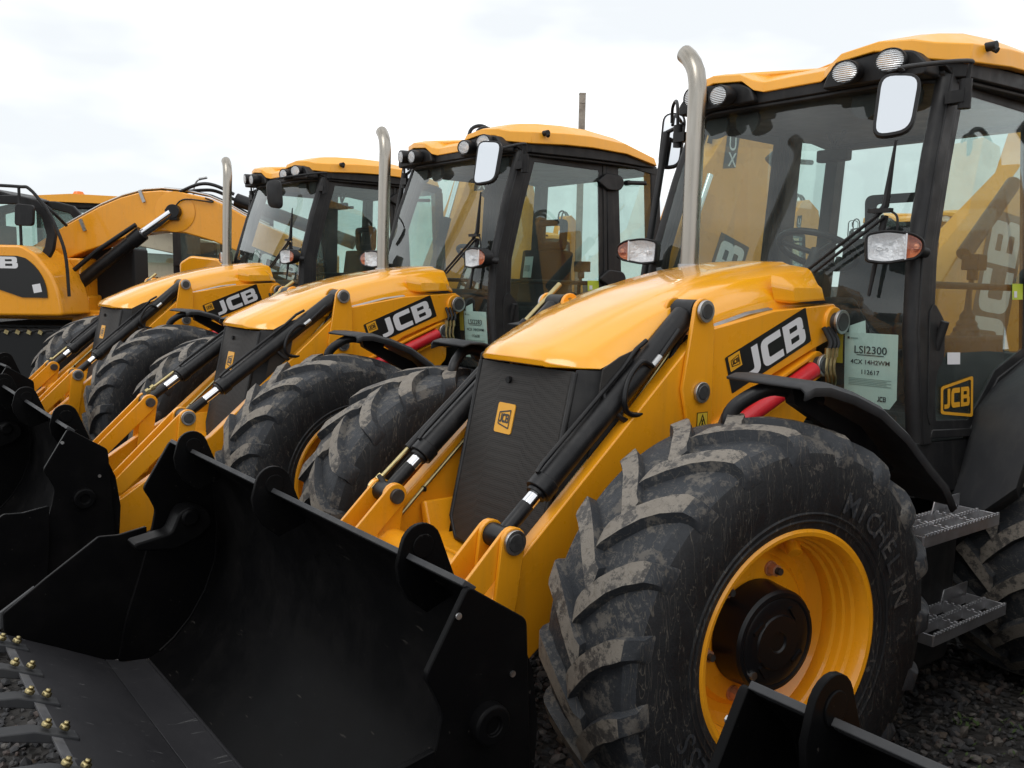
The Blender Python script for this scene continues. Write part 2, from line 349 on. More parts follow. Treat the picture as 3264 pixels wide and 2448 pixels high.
def rim_mesh():
    mb = MB(); mb.lathe([(.19, .402), (.206, .402), (.211, .392), (.207, .378), (.19, .368), (.16, .364), (.15, .356), (.128, .354), (.122, .346), (.098, .344), (.09, .335), (.07, .332), (.045, .336), (.033, .326), (.012, .30), (.010, .27), (.026, .25), (.03, .16)], n=96)
    mb.lathe([(.03, .17), (.03, .0)], n=96); mb.lathe([(-.19, .402), (-.206, .395), (-.19, .368), (-.02, .33)], n=96); mb.lathe([(-.03, .33), (-.03, .1), (-.05, .0)], n=48)
    a = R(112); mb.tube([(math.cos(a)*.345, .06, math.sin(a)*.345), (math.cos(a)*.30, .10, math.sin(a)*.30)], .026, 14)
    return to_me(mb, 'rim', 'yellow_paint', 30)
def hub_mesh():
    mb = MB(); mb.lathe([(.0, .178), (.012, .176), (.098, .170), (.108, .162), (.110, .150), (.106, .143), (.110, .135), (.110, .092), (.116, .088), (.116, .035), (.110, .03), (.110, 0)], n=64)
    for k in range(4):
        a = R(35+90*k); mb.box((math.cos(a)*.108, .113, math.sin(a)*.108), (.05, .008, .012), Matrix.Rotation(-a+R(70), 3, 'Y'))
    mb.cyl((.105, .105, -.09), (.105, .118, -.09), .014, 12, m=1)
    return to_me(mb, 'hub', ['gloss_black', 'zinc'], 30)
def nut_mesh():
    mb = MB(); mb.cyl((0, 0, 0), (0, .006, 0), .024, 18); mb.cyl((0, .006, 0), (0, .03, 0), .0195, 6); mb.cyl((0, .03, 0), (0, .046, 0), .011, 12, m=1)
    return to_me(mb, 'wheel_nut', ['copper_nut', 'pin_steel'], 30)
TYRE, RIM, HUB, NUT = tyre_mesh(), rim_mesh(), hub_mesh(), nut_mesh()
def wheel(parent, x, sd, steer=0, spin=0, z=.70, y=.925):
    wv = empty('wheel', (x, sd*y, z), steer+(0 if sd > 0 else math.pi), parent); wv.rotation_euler = (0, 0, wv.rotation_euler.z)
    t = link(TYRE, 'tyre', wv); t.rotation_euler = (0, spin, 0); rm = link(RIM, 'rim', wv); rm.scale = (.965, 1, .965); h = link(HUB, 'hub', wv); h.location = (0, .035, 0)
    for k in range(6):
        a = 2*math.pi*k/6+R(-10); n_ = link(NUT, 'wheel_nut', wv); n_.location = (math.cos(a)*.215, .028, math.sin(a)*.215); n_.scale = (1.08, 1.08, 1.08)
    return wv

# ------------------------------------------------------------------ backhoe loader
def yside(z): return .822-.112*(z-1.2)/1.6
def side_poly(mb, pts, sd, o0, o1, m=None):
    n = len(pts); a = [(x, sd*(yside(z)+o0), z) for x, z in pts]; b = [(x, sd*(yside(z)+o1), z) for x, z in pts]
    mb.add(a+b, [tuple(range(n))[::-1], tuple(range(n, 2*n))]+[(i, (i+1) % n, n+(i+1) % n, n+i) for i in range(n)], m)
def inset(pts, d):
    k = len(pts); area = sum(pts[i-1][0]*pts[i][1]-pts[i][0]*pts[i-1][1] for i in range(k)); sg = 1 if area > 0 else -1; out_ = []
    for i in range(k):
        a, p, b = Vector(pts[i-1]), Vector(pts[i]), Vector(pts[(i+1) % k]); d1 = (p-a).normalized(); d2 = (b-p).normalized()
        n1 = Vector((-d1.y, d1.x))*sg; n2 = Vector((-d2.y, d2.x))*sg; h = (n1+n2).normalized(); q = max(h.dot(n1), .35); out_.append(tuple(p+h*d/q))
    return out_
def side_ring(mb, pts, wd, sd, o0, o1, m=None):
    ins = inset(pts, wd); n = len(pts); f = lambda L_, o: [(x, sd*(yside(z)+o), z) for x, z in L_]
    vs = f(pts, o0)+f(ins, o0)+f(pts, o1)+f(ins, o1); fs = []
    for i in range(n):
        j = (i+1) % n; fs += [(i, j, n+j, n+i), (2*n+i, 2*n+j, 3*n+j, 3*n+i), (i, j, 2*n+j, 2*n+i), (n+i, n+j, 3*n+j, 3*n+i)]
    mb.add(vs, fs, m)
def xA(z):
    pts = [(1.2, -1.25), (1.65, -1.215), (1.99, -1.245), (2.4, -1.365), (2.8, -1.51)]
    for (a, xa), (b, xb) in zip(pts, pts[1:]):
        if z <= b: return xa+(xb-xa)*(z-a)/(b-a)
    return pts[-1][1]
def xW(y, z): return xA(z)+.055*(1-(y/.76)**2)

def loader(name, T, rz, label, group, cfg):
    c_ = dict(steer=0, bdx=0, bdz=0, F=(.627, .983), notice=None, near_mirror='glass', boom='tall', yb=-.22, btop=0, bsh=0, lamp=(8, -5), mpos=(-.98, .775, 2.55), msc=1.0, plate=None, detail=2, spin=0, ear_y=.83)
    c_.update(cfg); D = c_['detail']
    root = empty('backhoe_loader', T, rz); tag(root, label, 'backhoe loader', group)
    F = c_['F']; bx, bz = c_['bdx'], c_['bdz']
    # ---- bonnet
    mb = MB(); rows = []
    fr = [(0, 0), (.25, -.001), (.50, -.004), (.545, -.012), (.60, -.018), (.82, -.032), (.87, -.046), (.985, -.122), (1.0, -.14)]
    st = [(.285, 1.526, .345, 1.524), (.306, 1.532, .352, 1.526), (.309, 1.554, .354, 1.529), (.288, 1.580, .354, 1.533), (.24, 1.606, .356, 1.546), (.12, 1.656, .362, 1.574), (.02, 1.70, .367, 1.598),
          (-.10, 1.745, .371, 1.60), (-.29, 1.808, .376, 1.62), (-.50, 1.860, .380, 1.66), (-.70, 1.900, .383, 1.66), (-.90, 1.930, .385, 1.68), (-1.02, 1.945, .386, 1.70), (-1.10, 1.950, .387, 1.72)]
    for (x, zt, hw, zb) in st:
        k = max(0, (x+.12)/.43); row = []
        full = fr+[(1.0, None)]
        half = []
        for (f_, dz) in full:
            z = zb if dz is None else max(zt+dz*(1 if x < .1 else .75), zb)
            y = hw*f_; half.append((x-.15*k*abs(f_)**3.2-(.03*abs(f_)**2 if x < -.8 else 0), y, z))
        row = [(p[0], -p[1], p[2]) for p in half[::-1]]+half[1:]
        rows.append(row)
    mb.grid(rows)
    mb.add(rows[-1]+[(-1.10, 0, 1.72)], [(i, i+1, len(rows[-1])) for i in range(len(rows[-1])-1)])
    bon = mb.build('bonnet', 'yellow_gloss', root, 27, weld=True); bon.modifiers.new('b', 'BEVEL').width = .004
    # side skirts and the air-intake cheeks
    for sd in (1, -1):
        mb = MB(); pts = [(.03, 1.60), (-.30, 1.66), (-.75, 1.70), (-1.08, 1.74), (-1.08, 1.25), (-.3, 1.12), (.16, 1.0)]
        mb.prism(pts, sd*.312, sd*.332)
        mb.build('bonnet_side', 'yellow_paint', bon, 30, .004)
        mb = MB(); f = lambda x, y, z: (x, sd*y, z)
        A_ = [f(-.80, .375, 1.87), f(-.78, .385, 1.80), f(-.80, .385, 1.765)]
        mb.add([f(-.79, .372, 1.882), f(-.775, .384, 1.845), f(-.80, .384, 1.772), f(-.87, .405, 1.868), f(-.86, .432, 1.83), f(-.875, .436, 1.765),
                f(-1.05, .385, 1.872), f(-1.07, .43, 1.83), f(-1.08, .44, 1.775), f(-1.12, .36, 1.83), f(-1.14, .40, 1.79), f(-1.15, .40, 1.765),
                f(-.80, .36, 1.768), f(-.875, .37, 1.762), f(-1.08, .37, 1.772), f(-1.15, .36, 1.762)],
               [(0, 1, 4, 3), (1, 2, 5, 4), (3, 4, 7, 6), (4, 5, 8, 7), (6, 7, 10, 9), (7, 8, 11, 10), (2, 5, 13, 12), (5, 8, 14, 13), (8, 11, 15, 14)])
        mb.build('air_intake', 'yellow_gloss', bon, 30, .012, seg=3)
        mb = MB(); mb.prism(rpoly([(-.90, 1.767), (-1.08, 1.779), (-1.115, 1.765), (-1.06, 1.762)], .004), sd*.30, sd*.434)
        mb.build('vent_slot', 'dark_interior', bon, 30)
    # ---- grille
    def gx(z): return .232+(1.49-z)*.225
    mb = MB(); zs = [1.515, 1.40, 1.25, 1.1, .95, .87]
    ys = [(-.285, .0), (-.275, .008), (-.125, .022), (-.10, .028), (.10, .028), (.125, .022), (.275, .008), (.285, 0)]
    rows = [[(gx(z)+o, y, z) for y, o in ys] for z in zs]+[[(gx(.80)+o, y*.8, .80) for y, o in ys]]
    mb.grid(rows); g = mb.build('grille', 'grille_mesh', root, 20)
    mb = MB(); mb.tube([(gx(1.51), -.292, 1.512), (gx(.87), -.292, .87), (gx(.80), -.235, .795), (gx(.80), .235, .795), (gx(.87), .292, .87), (gx(1.51), .292, 1.512)], .012, 8)
    for sd in (1, -1):
        mb.add([(.228, sd*.295, 1.522), (.13, sd*.362, 1.522), (.30, sd*.366, .80), (.385, sd*.295, .80), (.16, sd*.295, 1.522), (.10, sd*.30, 1.522), (.28, sd*.3, .8), (.33, sd*.295, .8)], [(0, 1, 2, 3), (0, 3, 7, 4), (1, 2, 6, 5), (4, 5, 6, 7), (0, 1, 5, 4), (3, 2, 6, 7)])
    mb.build('grille_frame', 'plastic_black', g, 30, .003)
    mb = MB(); mb.cyl((gx(1.455)+.015, -.045, 1.455), (gx(1.455)+.042, -.045, 1.455), .013, 14); mb.build('grille_latch', 'plastic_black', g)
    mb = MB(); U = V(0, .108, 0); W_ = V(gx(1.355)-gx(1.24), 0, .115); O = V(gx(1.25)+.032, -.083, 1.25); nr = V(1, 0, .22).normalized()
    bp_ = rpoly([(0, 0), (1, 0), (1, 1), (0, 1)], .1); vs = [O+U*a+W_*b for a, b in bp_]; vs2 = [p-nr*.010 for p in vs]; n = len(vs)
    mb.add(vs2+vs, [tuple(range(n, 2*n))]+[(i, (i+1) % n, n+(i+1) % n, n+i) for i in range(n)], 0)
    logo(mb, O+U*.1+W_*.12, U*.8, W_*.76, nr, .002, 1, 1); mb.build('badge', ['decal_yellow', 'decal_black'], g, 20)
    for sd in (1, -1):
        mb = MB(); mb.prism([(.17, 1.53), (.085, 1.572), (.02, 1.592), (.15, .95), (.30, .82)], sd*.374, sd*.381)
        mb.build('side_grille', 'grille_mesh', root, 0)
    # ---- nose casting, chassis
    mb = MB(); mb.prism(rpoly([(-.34, .74), (-.385, .92), (-.35, .935), (-.30, .80), (-.20, .775), (.20, .775), (.30, .80), (.35, .935), (.385, .92), (.34, .74), (.25, .60), (-.25, .60)], .015), .30, .47, 'x')
    mb.box((.2, 0, .62), (.5, .44, .2)); mb.build('nose_casting', 'yellow_paint', root, 35, .012, seg=3)
    mb = MB(); mb.box((-.45, 0, 1.05), (1.35, .60, .75)); mb.box((-1.6, 0, .75), (3.9, .55, .35)); mb.cyl((0, -.75, .7), (0, .75, .7), .09); mb.cyl((-2.17, -.75, .7), (-2.17, .75, .7), .12); mb.box((0, 0, .68), (.3, .4, .3))
    mb.build('chassis', 'dark_interior', root, 35, .01)
    for sd in (1, -1):
        mb = MB(); mb.prism(rpoly([(-.50, 1.50), (-1.0, 1.62), (-1.10, 1.60), (-1.10, 1.30), (-.98, 1.18), (-.55, 1.05), (-.38, 1.1)], .03), sd*.37, sd*.40)
        mb.build('loader_tower', 'yellow_paint', root, 35, .004)
    # ---- exhaust stack
    mb = MB(); pth = [(-.925, -.205, 1.88), (-.930, -.208, 2.1), (-.945, -.218, 2.5), (-.953, -.222, 2.72), (-.958, -.228, 2.78), (-.965, -.245, 2.835), (-.975, -.275, 2.88), (-.985, -.31, 2.915), (-.992, -.345, 2.94)]
    mb.tube(pth, .043, 28, cap=False); mb.tube([pth[-2], pth[-1]], .039, 20, m=1); mb.tube([(-.925, -.205, 1.86), (-.927, -.206, 1.93)], .055, 28, m=2); mb.tube([pth[-1], (-.9925, -.348, 2.9415)], [.041, .0], 20, m=1)
    mb.build('exhaust_stack', ['stainless', 'dark_interior', 'zinc'], root, 40)
    # ---- loader arms with towers, rams and links
    Ex, Ez = 1.02+bx*.9, .40+bz
    for sd in (1, -1):
        mb = MB()
        up_ = [(-.195, 1.591), (.127, 1.311), (.501, .99), (.60, .905), (.70+bx*.4, .80), (.98+bx*.9, .56+bz)]
        lo_ = [(.552, .545), (.21, .78), (-.10, 1.00), (-.45, 1.27), (-.58, 1.385), (-.725, 1.468), (-.98, 1.558)]
        pts = up_+arc((Ex, Ez), .10, 40, -130, 6)+lo_+arc((-1.115, 1.685), .082, 245, 110, 7)+[(-.72, 1.735), (-.323, 1.666)]
        mb.prism(pts, sd*.388, sd*.447); arm = mb.build('loader_arm', 'yellow_paint', root, 35, .005)
        mb = MB()
        for (a, b) in ((.449, .466), (.300, .318)):
            tp = arc((-.262, 1.738), .050, 15, 165, 8)+[(-.330, 1.66), (-.336, 1.10), (-.26, 1.13), (-.216, 1.243), (-.160, 1.445)]
            mb.prism(tp, sd*a, sd*b)
        mb.build('tower_plate', 'yellow_paint', arm, 35, .004)
        for (px, pz, pr, y0, y1) in ((-.262, 1.738, .030, .28, .486), (-.262, 1.428, .028, .44, .483), (-1.135, 1.685, .040, .40, .505), (-1.03, 1.50, .036, .40, .50), (F[0], F[1], .030, .29, .475)):
            mb = MB(); mb.cyl((px, sd*y0, pz), (px, sd*y1, pz), pr, 24, 0); mb.lathe([(sd*(y1-.015), pr+.013), (sd*(y1-.003), pr+.013), (sd*(y1-.003), pr)], (px, 0, pz), 24, 1)
            mb.build('pivot_pin', ['pin_steel', 'zinc'], arm, 30, .002)
        mb = MB(); mb.lathe([(sd*.44, .068), (sd*.462, .064), (sd*.462, .03)], (-1.135, 0, 1.685), 28); mb.lathe([(sd*.40, .06), (sd*.455, .058), (sd*.455, .03)], (-1.03, 0, 1.50), 28); mb.build('pivot_boss', 'yellow_paint', arm, 30, .003)
        # lift strut: red safety sleeve inside a yellow channel
        a = V(-1.03, 0, 1.50); b = V(-.36, 0, 1.235); dv = (b-a); nv = V(-dv.z, 0, dv.x).normalized()
        mb = MB()
        for o_ in (.052, -.052):
            q = [a+nv*(o_-.007), b+nv*(o_-.007), b+nv*(o_+.007), a+nv*(o_+.007)]; mb.prism([(p.x, p.z) for p in q], sd*.40, sd*.462)
        mb.build('strut_channel', 'yellow_paint', arm, 35, .002)
        mb = MB(); mb.cyl(a+dv*.07+V(0, sd*.468, 0), a+dv*.92+V(0, sd*.468, 0), .036, 22); mb.build('safety_strut', 'red_paint', arm, 35, .002)
        # lettered decal
        mb = MB(); O = V(-.472, sd*.447, 1.407); U = V(-.514, 0, .196); W_ = V(.055, 0, .146); nr = V(0, sd, 0)
        if sd < 0: O = O+U; U = -U
        place(mb, (rpoly([(0, 0), (1, 0), (1, 1), (0, 1)], .03), [tuple(range(24))]), O, U, W_, 0, nr, .0022)
        place(mb, JCB, O+U*.20+W_*.10, U*(.74/JW), W_*.76, 1, nr, .0034)
        quad(mb, O+U*.03+W_*.56, U*.135, W_*.40, 2, nr, .0030); logo(mb, O+U*.04+W_*.60, U*.115, W_*.32, nr, .0042, 0, 0)
        mb.build('maker_decal', ['decal_black', 'decal_white', 'decal_yellow'], arm, 0)
        if sd > 0:
            mb = MB(); O = V(-.245, .466, 1.25); U = V(-.062, 0, 0); W_ = V(0, 0, .10)
            quad(mb, O, U, W_, 1, nr, .0015); quad(mb, O+U*.05+W_*.03, U*.9, W_*.94, 0, nr, .0025)
            tr = [(.12, .42), (.88, .42), (.5, .95)]; ti = [(.25, .48), (.75, .48), (.5, .84)]
            place(mb, (tr+ti, [(0, 1, 4, 3), (1, 2, 5, 4), (2, 0, 3, 5)]), O, U, W_, 1, nr, .0035)
            place(mb, ([(.4, .5), (.47, .5), (.62, .74), (.55, .74), (.6, .5), (.53, .5), (.38, .72), (.45, .72)], [(0, 1, 2, 3), (4, 5, 6, 7)]), O, U, W_, 1, nr, .0037)
            quad(mb, O+U*.15+W_*.1, U*.7, W_*.03, 1, nr, .0035); quad(mb, O+U*.15+W_*.2, U*.5, W_*.03, 1, nr, .0035); mb.build('warning_label', ['label_yellow', 'decal_black'], arm, 0)
        # tilt ram
        P0 = V(-.262, sd*.385, 1.738); P1 = V(F[0], sd*.385, F[1]); d = (P1-P0); dl = d.length; du = d/dl; nn = V(-du.z, 0, du.x)
        if nn.z < 0: nn = -nn
        L0 = .955
        mb = MB(); mb.cyl(P0+du*.03, P0+du*L0, .0455, 32); mb.cyl(P0+du*(L0-.05), P0+du*(L0+.004), .051, 32); mb.cyl(P0+du*(L0+.004), P0+du*(L0+.02), .038, 24)
        mb.cyl(P0-V(0, .052, 0), P0+V(0, .052, 0), .043, 24)
        ram = mb.build('tilt_ram', 'black_paint', root, 35, .003)
        mb = MB(); mb.cyl(P0+du*(L0+.01), P0+du*(L0+.05+.9*max(0, dl-1.15)), .026, 20, m=1); mb.cyl(P0+du*(L0+.05+.9*max(0, dl-1.15)), P1, .0275, 20, m=0); mb.cyl(P1-V(0, .048, 0), P1+V(0, .048, 0), .041, 24, m=0)
        mb.build('ram_rod', ['black_paint', 'chrome'], ram, 35)
        mb = MB(); h0 = P0+du*.30+nn*.062; h1 = P0+du*.88+nn*.062
        mb.tube([P0+du*.24+nn*.06, h0+nn*.008, h0+du*.1, h1-du*.1, h1, h1+du*.035-nn*.004, h1+du*.035-nn*.03], .0085, 10); mb.build('ram_pipe', 'black_paint', ram)
        mb = MB(); s_ = P0+du*.26+V(0, sd*.05, 0)
        mb.tube([P0+du*.12+V(0, sd*.046, 0)+nn*.01, s_], .009, 10, m=1); mb.tube([s_, s_+du*.05], .0135, 12, m=2)
        base = s_+du*.05; hy = sd*.437; hp = [base, (.035, hy, 1.555), (.095, hy, 1.50), (.126, hy+sd*.01, 1.43), (.105, hy+sd*.008, 1.375), (.03, hy, 1.365), (-.05, hy-sd*.03, 1.415), (-.14, sd*.40, 1.52), (-.20, sd*.39, 1.60), (-.26, sd*.385, 1.67)]
        mb.tube(smoothpath(hp), .0105, 10, m=0)
        mb.tube(smoothpath([(-.24, sd*.37, 1.62), (-.16, sd*.385, 1.50), (-.07, sd*.40, 1.39), (.02, sd*.42, 1.335), (.10, sd*.42, 1.345), (.16, sd*.40, 1.40), (.17, sd*.37, 1.46)]), .0105, 10, m=0)
        mb.tube(smoothpath([(-.27, sd*.38, 1.64), (-.2, sd*.392, 1.52), (-.1, sd*.40, 1.40), (-.02, sd*.395, 1.33)]), .009, 8, m=0)
        mb.build('hydraulic_hose', ['black_paint', 'black_paint', 'zinc'], ram)
        mb = MB(); hpp = [(-.30, sd*.368, 1.69), (-.06, sd*.368, 1.45), (.05, sd*.368, 1.345), (.26, sd*.368, 1.165), (.46, sd*.368, .985), (.62, sd*.368, .84)]
        mb.tube(hpp, .0075, 10)
        for t_ in (2, 3, 4): mb.tube([V(*hpp[t_])-V(.006, 0, .006), V(*hpp[t_])+V(.006, 0, -.006)], .013, 12, m=1)
        mb.tube([(-.34, sd*.415, 1.664), (-.6, sd*.41, 1.722), (-.75, sd*.41, 1.74)], .006, 8, m=2); mb.tube([(-.34, sd*.40, 1.666), (-.6, sd*.395, 1.724), (-.75, sd*.395, 1.742)], .006, 8, m=2)
        mb.build('hydraulic_pipe', ['gold_zinc', 'black_paint', 'zinc'], arm)
        # link bars
        A2 = (F[0]+.055, .60); B2 = (F[0]+.385, F[1]-.36)
        for yy in (.452, .328):
            mb = MB(); mb.prism(bar2(F, A2, .100, .085), sd*(yy-.008), sd*(yy+.008)); mb.build('link_bar', 'yellow_paint', arm, 35, .003)
            mb = MB(); mb.prism(bar2(F, B2, .098, .088), sd*(yy-.022), sd*(yy-.0085)); mb.build('link_bar', 'yellow_paint', arm, 35, .003)
        if sd < 0:       # self-levelling indicator rod
            o = V(0, -.062, 0)+nn*.03
            mb = MB(); mb.cyl(P0+o-du*.02+du*.18, P0+o+du*.96, .019, 16, m=0); mb.cyl(P0+o+du*.96, P0+o+du*1.19, .0095, 12, m=1); mb.cyl(P0+o+du*1.12, P0+o+du*1.145, .021, 6, m=1); mb.cyl(P0+o+du*1.16, P0+o+du*1.19, .021, 6, m=1)
            mb.cyl(P0+o+du*.16, P0+o-du*.10, .0125, 12, m=1); mb.box(P0+o+du*.17, (.12, .085, .006), Matrix.Rotation(R(8), 3, 'Y'), m=0); mb.box(P0+o+du*.30+nn*.0, (.06, .05, .03), Matrix.Rotation(R(38), 3, 'Y'), m=0)
            mb.cyl(P1+V(0, -.06, .055), P1+V(0, .0, .02), .012, 10, m=0)
            mb.build('level_indicator_rod', ['black_paint', 'gold_zinc'], ram, 35)
    mb = MB(); mb.cyl((.64, -.37, .775), (.64, .37, .775), .075, 32); mb.build('torque_tube', 'yellow_paint', root, 35)
    # ---- bucket (two-piece shovel)
    bk = empty('bucket', (bx, 0, bz), 0, root)
    Wd = 1.1
    back = [(1.262, 1.14), (1.248, 1.13), (1.20, 1.09), (1.13, 1.02), (1.085, .90), (1.07, .75), (1.085, .60), (1.13, .47), (1.20, .36), (1.27, .285), (1.33, .24), (1.376, .222)]
    mb = MB(); inn = back[1:]; outp = [(x-.022-.004*i, z-.018) for i, (x, z) in enumerate(inn)]
    mb.prism(inn+outp[::-1], -Wd+.01, Wd-.01); bb = mb.build('back_blade', 'bucket_black', bk, 50, .002)
    mb = MB(); mb.prism([(1.268, 1.142), (1.235, 1.118), (1.225, 1.130), (1.258, 1.154)], -Wd+.012, Wd-.012); mb.build('top_edge', 'plastic_grey', bk, 30, .002)  # black edge coloured paler grey to paint in the light it catches
    for sd in (1, -1):
        mb = MB(); mb.prism(rpoly([(1.262, 1.145), (1.087, 1.028), (1.066, .62), (1.10, .42), (1.20, .27), (1.34, .215), (1.50, .235), (1.46, .42), (1.40, .60), (1.352, .76), (1.345, .785), (1.330, .86), (1.355, .915), (1.378, .954)], .018), sd*(Wd-.012), sd*(Wd+.008))
        mb.build('side_plate', 'bucket_black', bk, 40, .003)
        mb = MB(); mb.lathe([(sd*1.10, .052), (sd*1.135, .050), (sd*1.14, .044), (sd*1.14, .024), (sd*1.13, .022), (sd*1.13, 0)], (1.205, 0, .80), 28)
        mb.build('hinge_boss', 'bucket_black', bk, 35, .002)
        for (a, b) in ((1.29, 1.08), (1.13, .90)):
            mb = MB(); mb.cyl((a, sd*1.105, b), (a, sd*1.112, b), .008, 10); mb.build('plate_bolt', 'zinc', bk, 35)
        mb = MB(); mb.prism(rpoly([(1.365, .60), (1.361, .787), (1.475, .768), (1.551, .773), (1.757, .632), (1.80, .60), (1.905, .525), (1.905, .43), (1.86, .412), (1.545, .238), (1.40, .235)], .008), sd*(Wd+.010), sd*(Wd+.028))
        mb.build('cheek_plate', 'bucket_black', bk, 40, .003)
        mb = MB(); mb.prism([(1.79, .606), (1.915, .524), (1.915, .455), (1.80, .535)], sd*(Wd+.028), sd*(Wd+.045)); mb.build('side_cutter', 'plastic_grey', bk, 30, .003)
        if sd > 0: continue
        mb = MB(); ey = 1.0*sd
        mb.prism(rpoly([(1.15, .86), (1.22, .89), (1.275, .87), (1.31, .79), (1.46, .765), (1.45, .735), (1.30, .715), (1.20, .75), (1.14, .80)], .02), ey-.055, ey+.055); mb.cyl((1.235, ey-.075, .845), (1.235, ey+.075, .845), .035, 20); mb.build('clam_hinge', 'bucket_black', bk, 35, .012, seg=3)
    mb = MB(); fl = [(1.896, .437), (1.72, .345), (1.545, .250)]; mb.prism(fl+[(1.545, .228), (1.72, .325), (1.896, .415)], -Wd-.009, Wd+.009); mb.build('floor_plate', 'bucket_floor', bk, 40, .002)
    mb = MB(); mb.prism([(1.543, .250), (1.47, .228), (1.388, .222), (1.388, .20), (1.47, .206), (1.543, .228)], -Wd-.009, Wd+.009); mb.prism([(1.39, .21), (1.31, .222), (1.31, .205), (1.39, .198)], -Wd-.006, Wd+.006); mb.build('heel_plate', 'bucket_floor', bk, 40, .002)
    mb = MB(); mb.prism([(1.925, .452), (1.86, .418), (1.865, .409), (1.925, .439)], -Wd-.028, Wd+.028); mb.build('cutting_edge', 'worn_steel', bk, 30, .001)
    for sd in (1, -1):
        mb = MB(); mb.tube([(x, sd*(Wd-.018), z+.004) for x, z in inn[1:-1]], [.006+.002*math.sin(i*2.7) for i in range(len(inn)-2)], 6); mb.build('weld_bead', 'bucket_black', bk, 50)
    for k, ey in enumerate((c_['ear_y'], -.03, -c_['ear_y'])):
        mb = MB(); dx_ = -.012 if k == 0 else .025
        mb.prism(arc((1.232+dx_, 1.165), .060, 12, 160, 9)+[(1.125+dx_, 1.055), (1.12+dx_, 1.02), (1.215+dx_, .985), (1.27+dx_, 1.03), (1.298+dx_, 1.08), (1.305+dx_, 1.125)], ey-.0075, ey+.0075)
        mb.cyl((1.228+dx_, ey-.011, 1.165), (1.228+dx_, ey+.011, 1.165), .032, 24); mb.build('hinge_ear', 'bucket_black', bk, 40, .002)
    if D > 1:
        for k in range(7):
            ty = -.98+k*.272
            mb = MB(); mb.prism([(1.845, .420), (1.97, .478), (2.10, .500), (2.10, .486), (1.98, .445), (1.85, .400)], ty-.032, ty+.032)
            for (xx, zz) in ((1.885, .447), (1.935, .470)):
                mb.cyl((xx, ty, zz), (xx-.008, ty, zz+.014), .017, 6, m=1); mb.cyl((xx-.008, ty, zz+.014), (xx-.012, ty, zz+.024), .009, 10, m=1)
            mb.build('bucket_tooth', ['plastic_grey', 'gold_zinc'], bk, 35, .004)
    # ---- cab: pillars, roof, glass
    mb = MB()
    for sd in (1, -1):
        zz = [1.18, 1.65, 1.99, 2.4, 2.76]
        mb.tube([(xA(z)-.02, sd*(yside(z)-.03), z) for z in zz], .038, 12)
        side_poly(mb, [(xA(z)-.005, z) for z in zz]+[(xA(z)-.075, z) for z in zz[::-1]], sd, -.03, .012)
        side_poly(mb, [(-2.29, 1.40), (-2.29, 2.78), (-2.41, 2.77), (-2.43, 1.50)], sd, -.06, .004)
        side_poly(mb, [(-2.76, 1.5), (-2.76, 2.74), (-2.85, 2.70), (-2.87, 1.5)], sd, -.08, .004)
        side_poly(mb, [(-1.44, 2.78), (-2.84, 2.74), (-2.84, 2.68), (-2.41, 2.735), (-1.50, 2.745)], sd, -.05, .006)
        side_poly(mb, [(-2.42, 1.55), (-2.42, 1.84), (-2.85, 1.84), (-2.85, 1.55)], sd, -.05, .004)
        side_poly(mb, [(-1.20, .96), (-1.22, 1.19), (-1.72, 1.165), (-1.70, 1.02), (-1.60, .95)], sd, -.10, .0)
    mb.box((-2.84, 0, 1.26), (.05, 1.5, .22)); mb.box((-2.80, 0, 2.72), (.08, 1.4, .07)); mb.box((-2.0, 0, 1.10), (1.6, 1.45, .12))
    mb.tube([(xW(y, 2.755)-.01, y, 2.755) for y in [(-.70+.14*i) for i in range(11)]], .030, 8)
    cabf = mb.build('cab_frame', 'plastic_black', root, 35, .004)
    mb = MB(); half = [((-1.368, 0, 2.785), (-1.384, 0, 2.838), (-1.50, 0, 2.880)), ((-1.368, .165, 2.785), (-1.382, .17, 2.836), (-1.49, .21, 2.882)),
        ((-1.345, .205, 2.795), (-1.350, .215, 2.848), (-1.46, .28, 2.900)), ((-1.325, .265, 2.845), (-1.332, .285, 2.884), (-1.45, .36, 2.920)), ((-1.325, .45, 2.862), (-1.338, .46, 2.905), (-1.46, .48, 2.935)),
        ((-1.365, .58, 2.850), (-1.375, .60, 2.895), (-1.50, .56, 2.942)), ((-1.400, .655, 2.808), (-1.42, .675, 2.876), (-1.55, .62, 2.945)), ((-1.52, .785, 2.792), (-1.53, .785, 2.868), (-1.64, .68, 2.948)),
        ((-1.80, .825, 2.805), (-1.80, .815, 2.882), (-1.85, .70, 2.955)), ((-2.05, .83, 2.810), (-2.05, .82, 2.888), (-2.08, .705, 2.952)), ((-2.40, .82, 2.800), (-2.40, .805, 2.872), (-2.38, .69, 2.925)),
        ((-2.78, .76, 2.752), (-2.765, .745, 2.806), (-2.68, .65, 2.855)), ((-2.86, .60, 2.740), (-2.84, .585, 2.79), (-2.72, .55, 2.850)), ((-2.88, .0, 2.738), (-2.86, .0, 2.79), (-2.74, .0, 2.852))]
    SPX = [-1.53, -1.54, -1.55, -1.56, -1.58, -1.60, -1.64, -1.72, -1.90, -2.12, -2.40, -2.68, -2.72, -2.75]; SPZ = [2.886, 2.888, 2.892, 2.896, 2.902, 2.908, 2.916, 2.926, 2.935, 2.936, 2.918, 2.868, 2.858, 2.854]
    for sd in (1, -1):
        rows = [[(p[0], sd*p[1], p[2]) for p in h] for h in half]
        for i, r_ in enumerate(rows):
            r_.append((SPX[i], 0, SPZ[i]))
            b0 = half[i][0]; r_.insert(0, (b0[0]+(-.03 if b0[0] > -2.5 else .03), sd*max(0, b0[1]-.03), b0[2]-.002))
        mb.grid(rows[:] if sd > 0 else rows)
    roof = mb.build('cab_roof', 'roof_yellow', root, 24, weld=True, bevel=.012, seg=3)
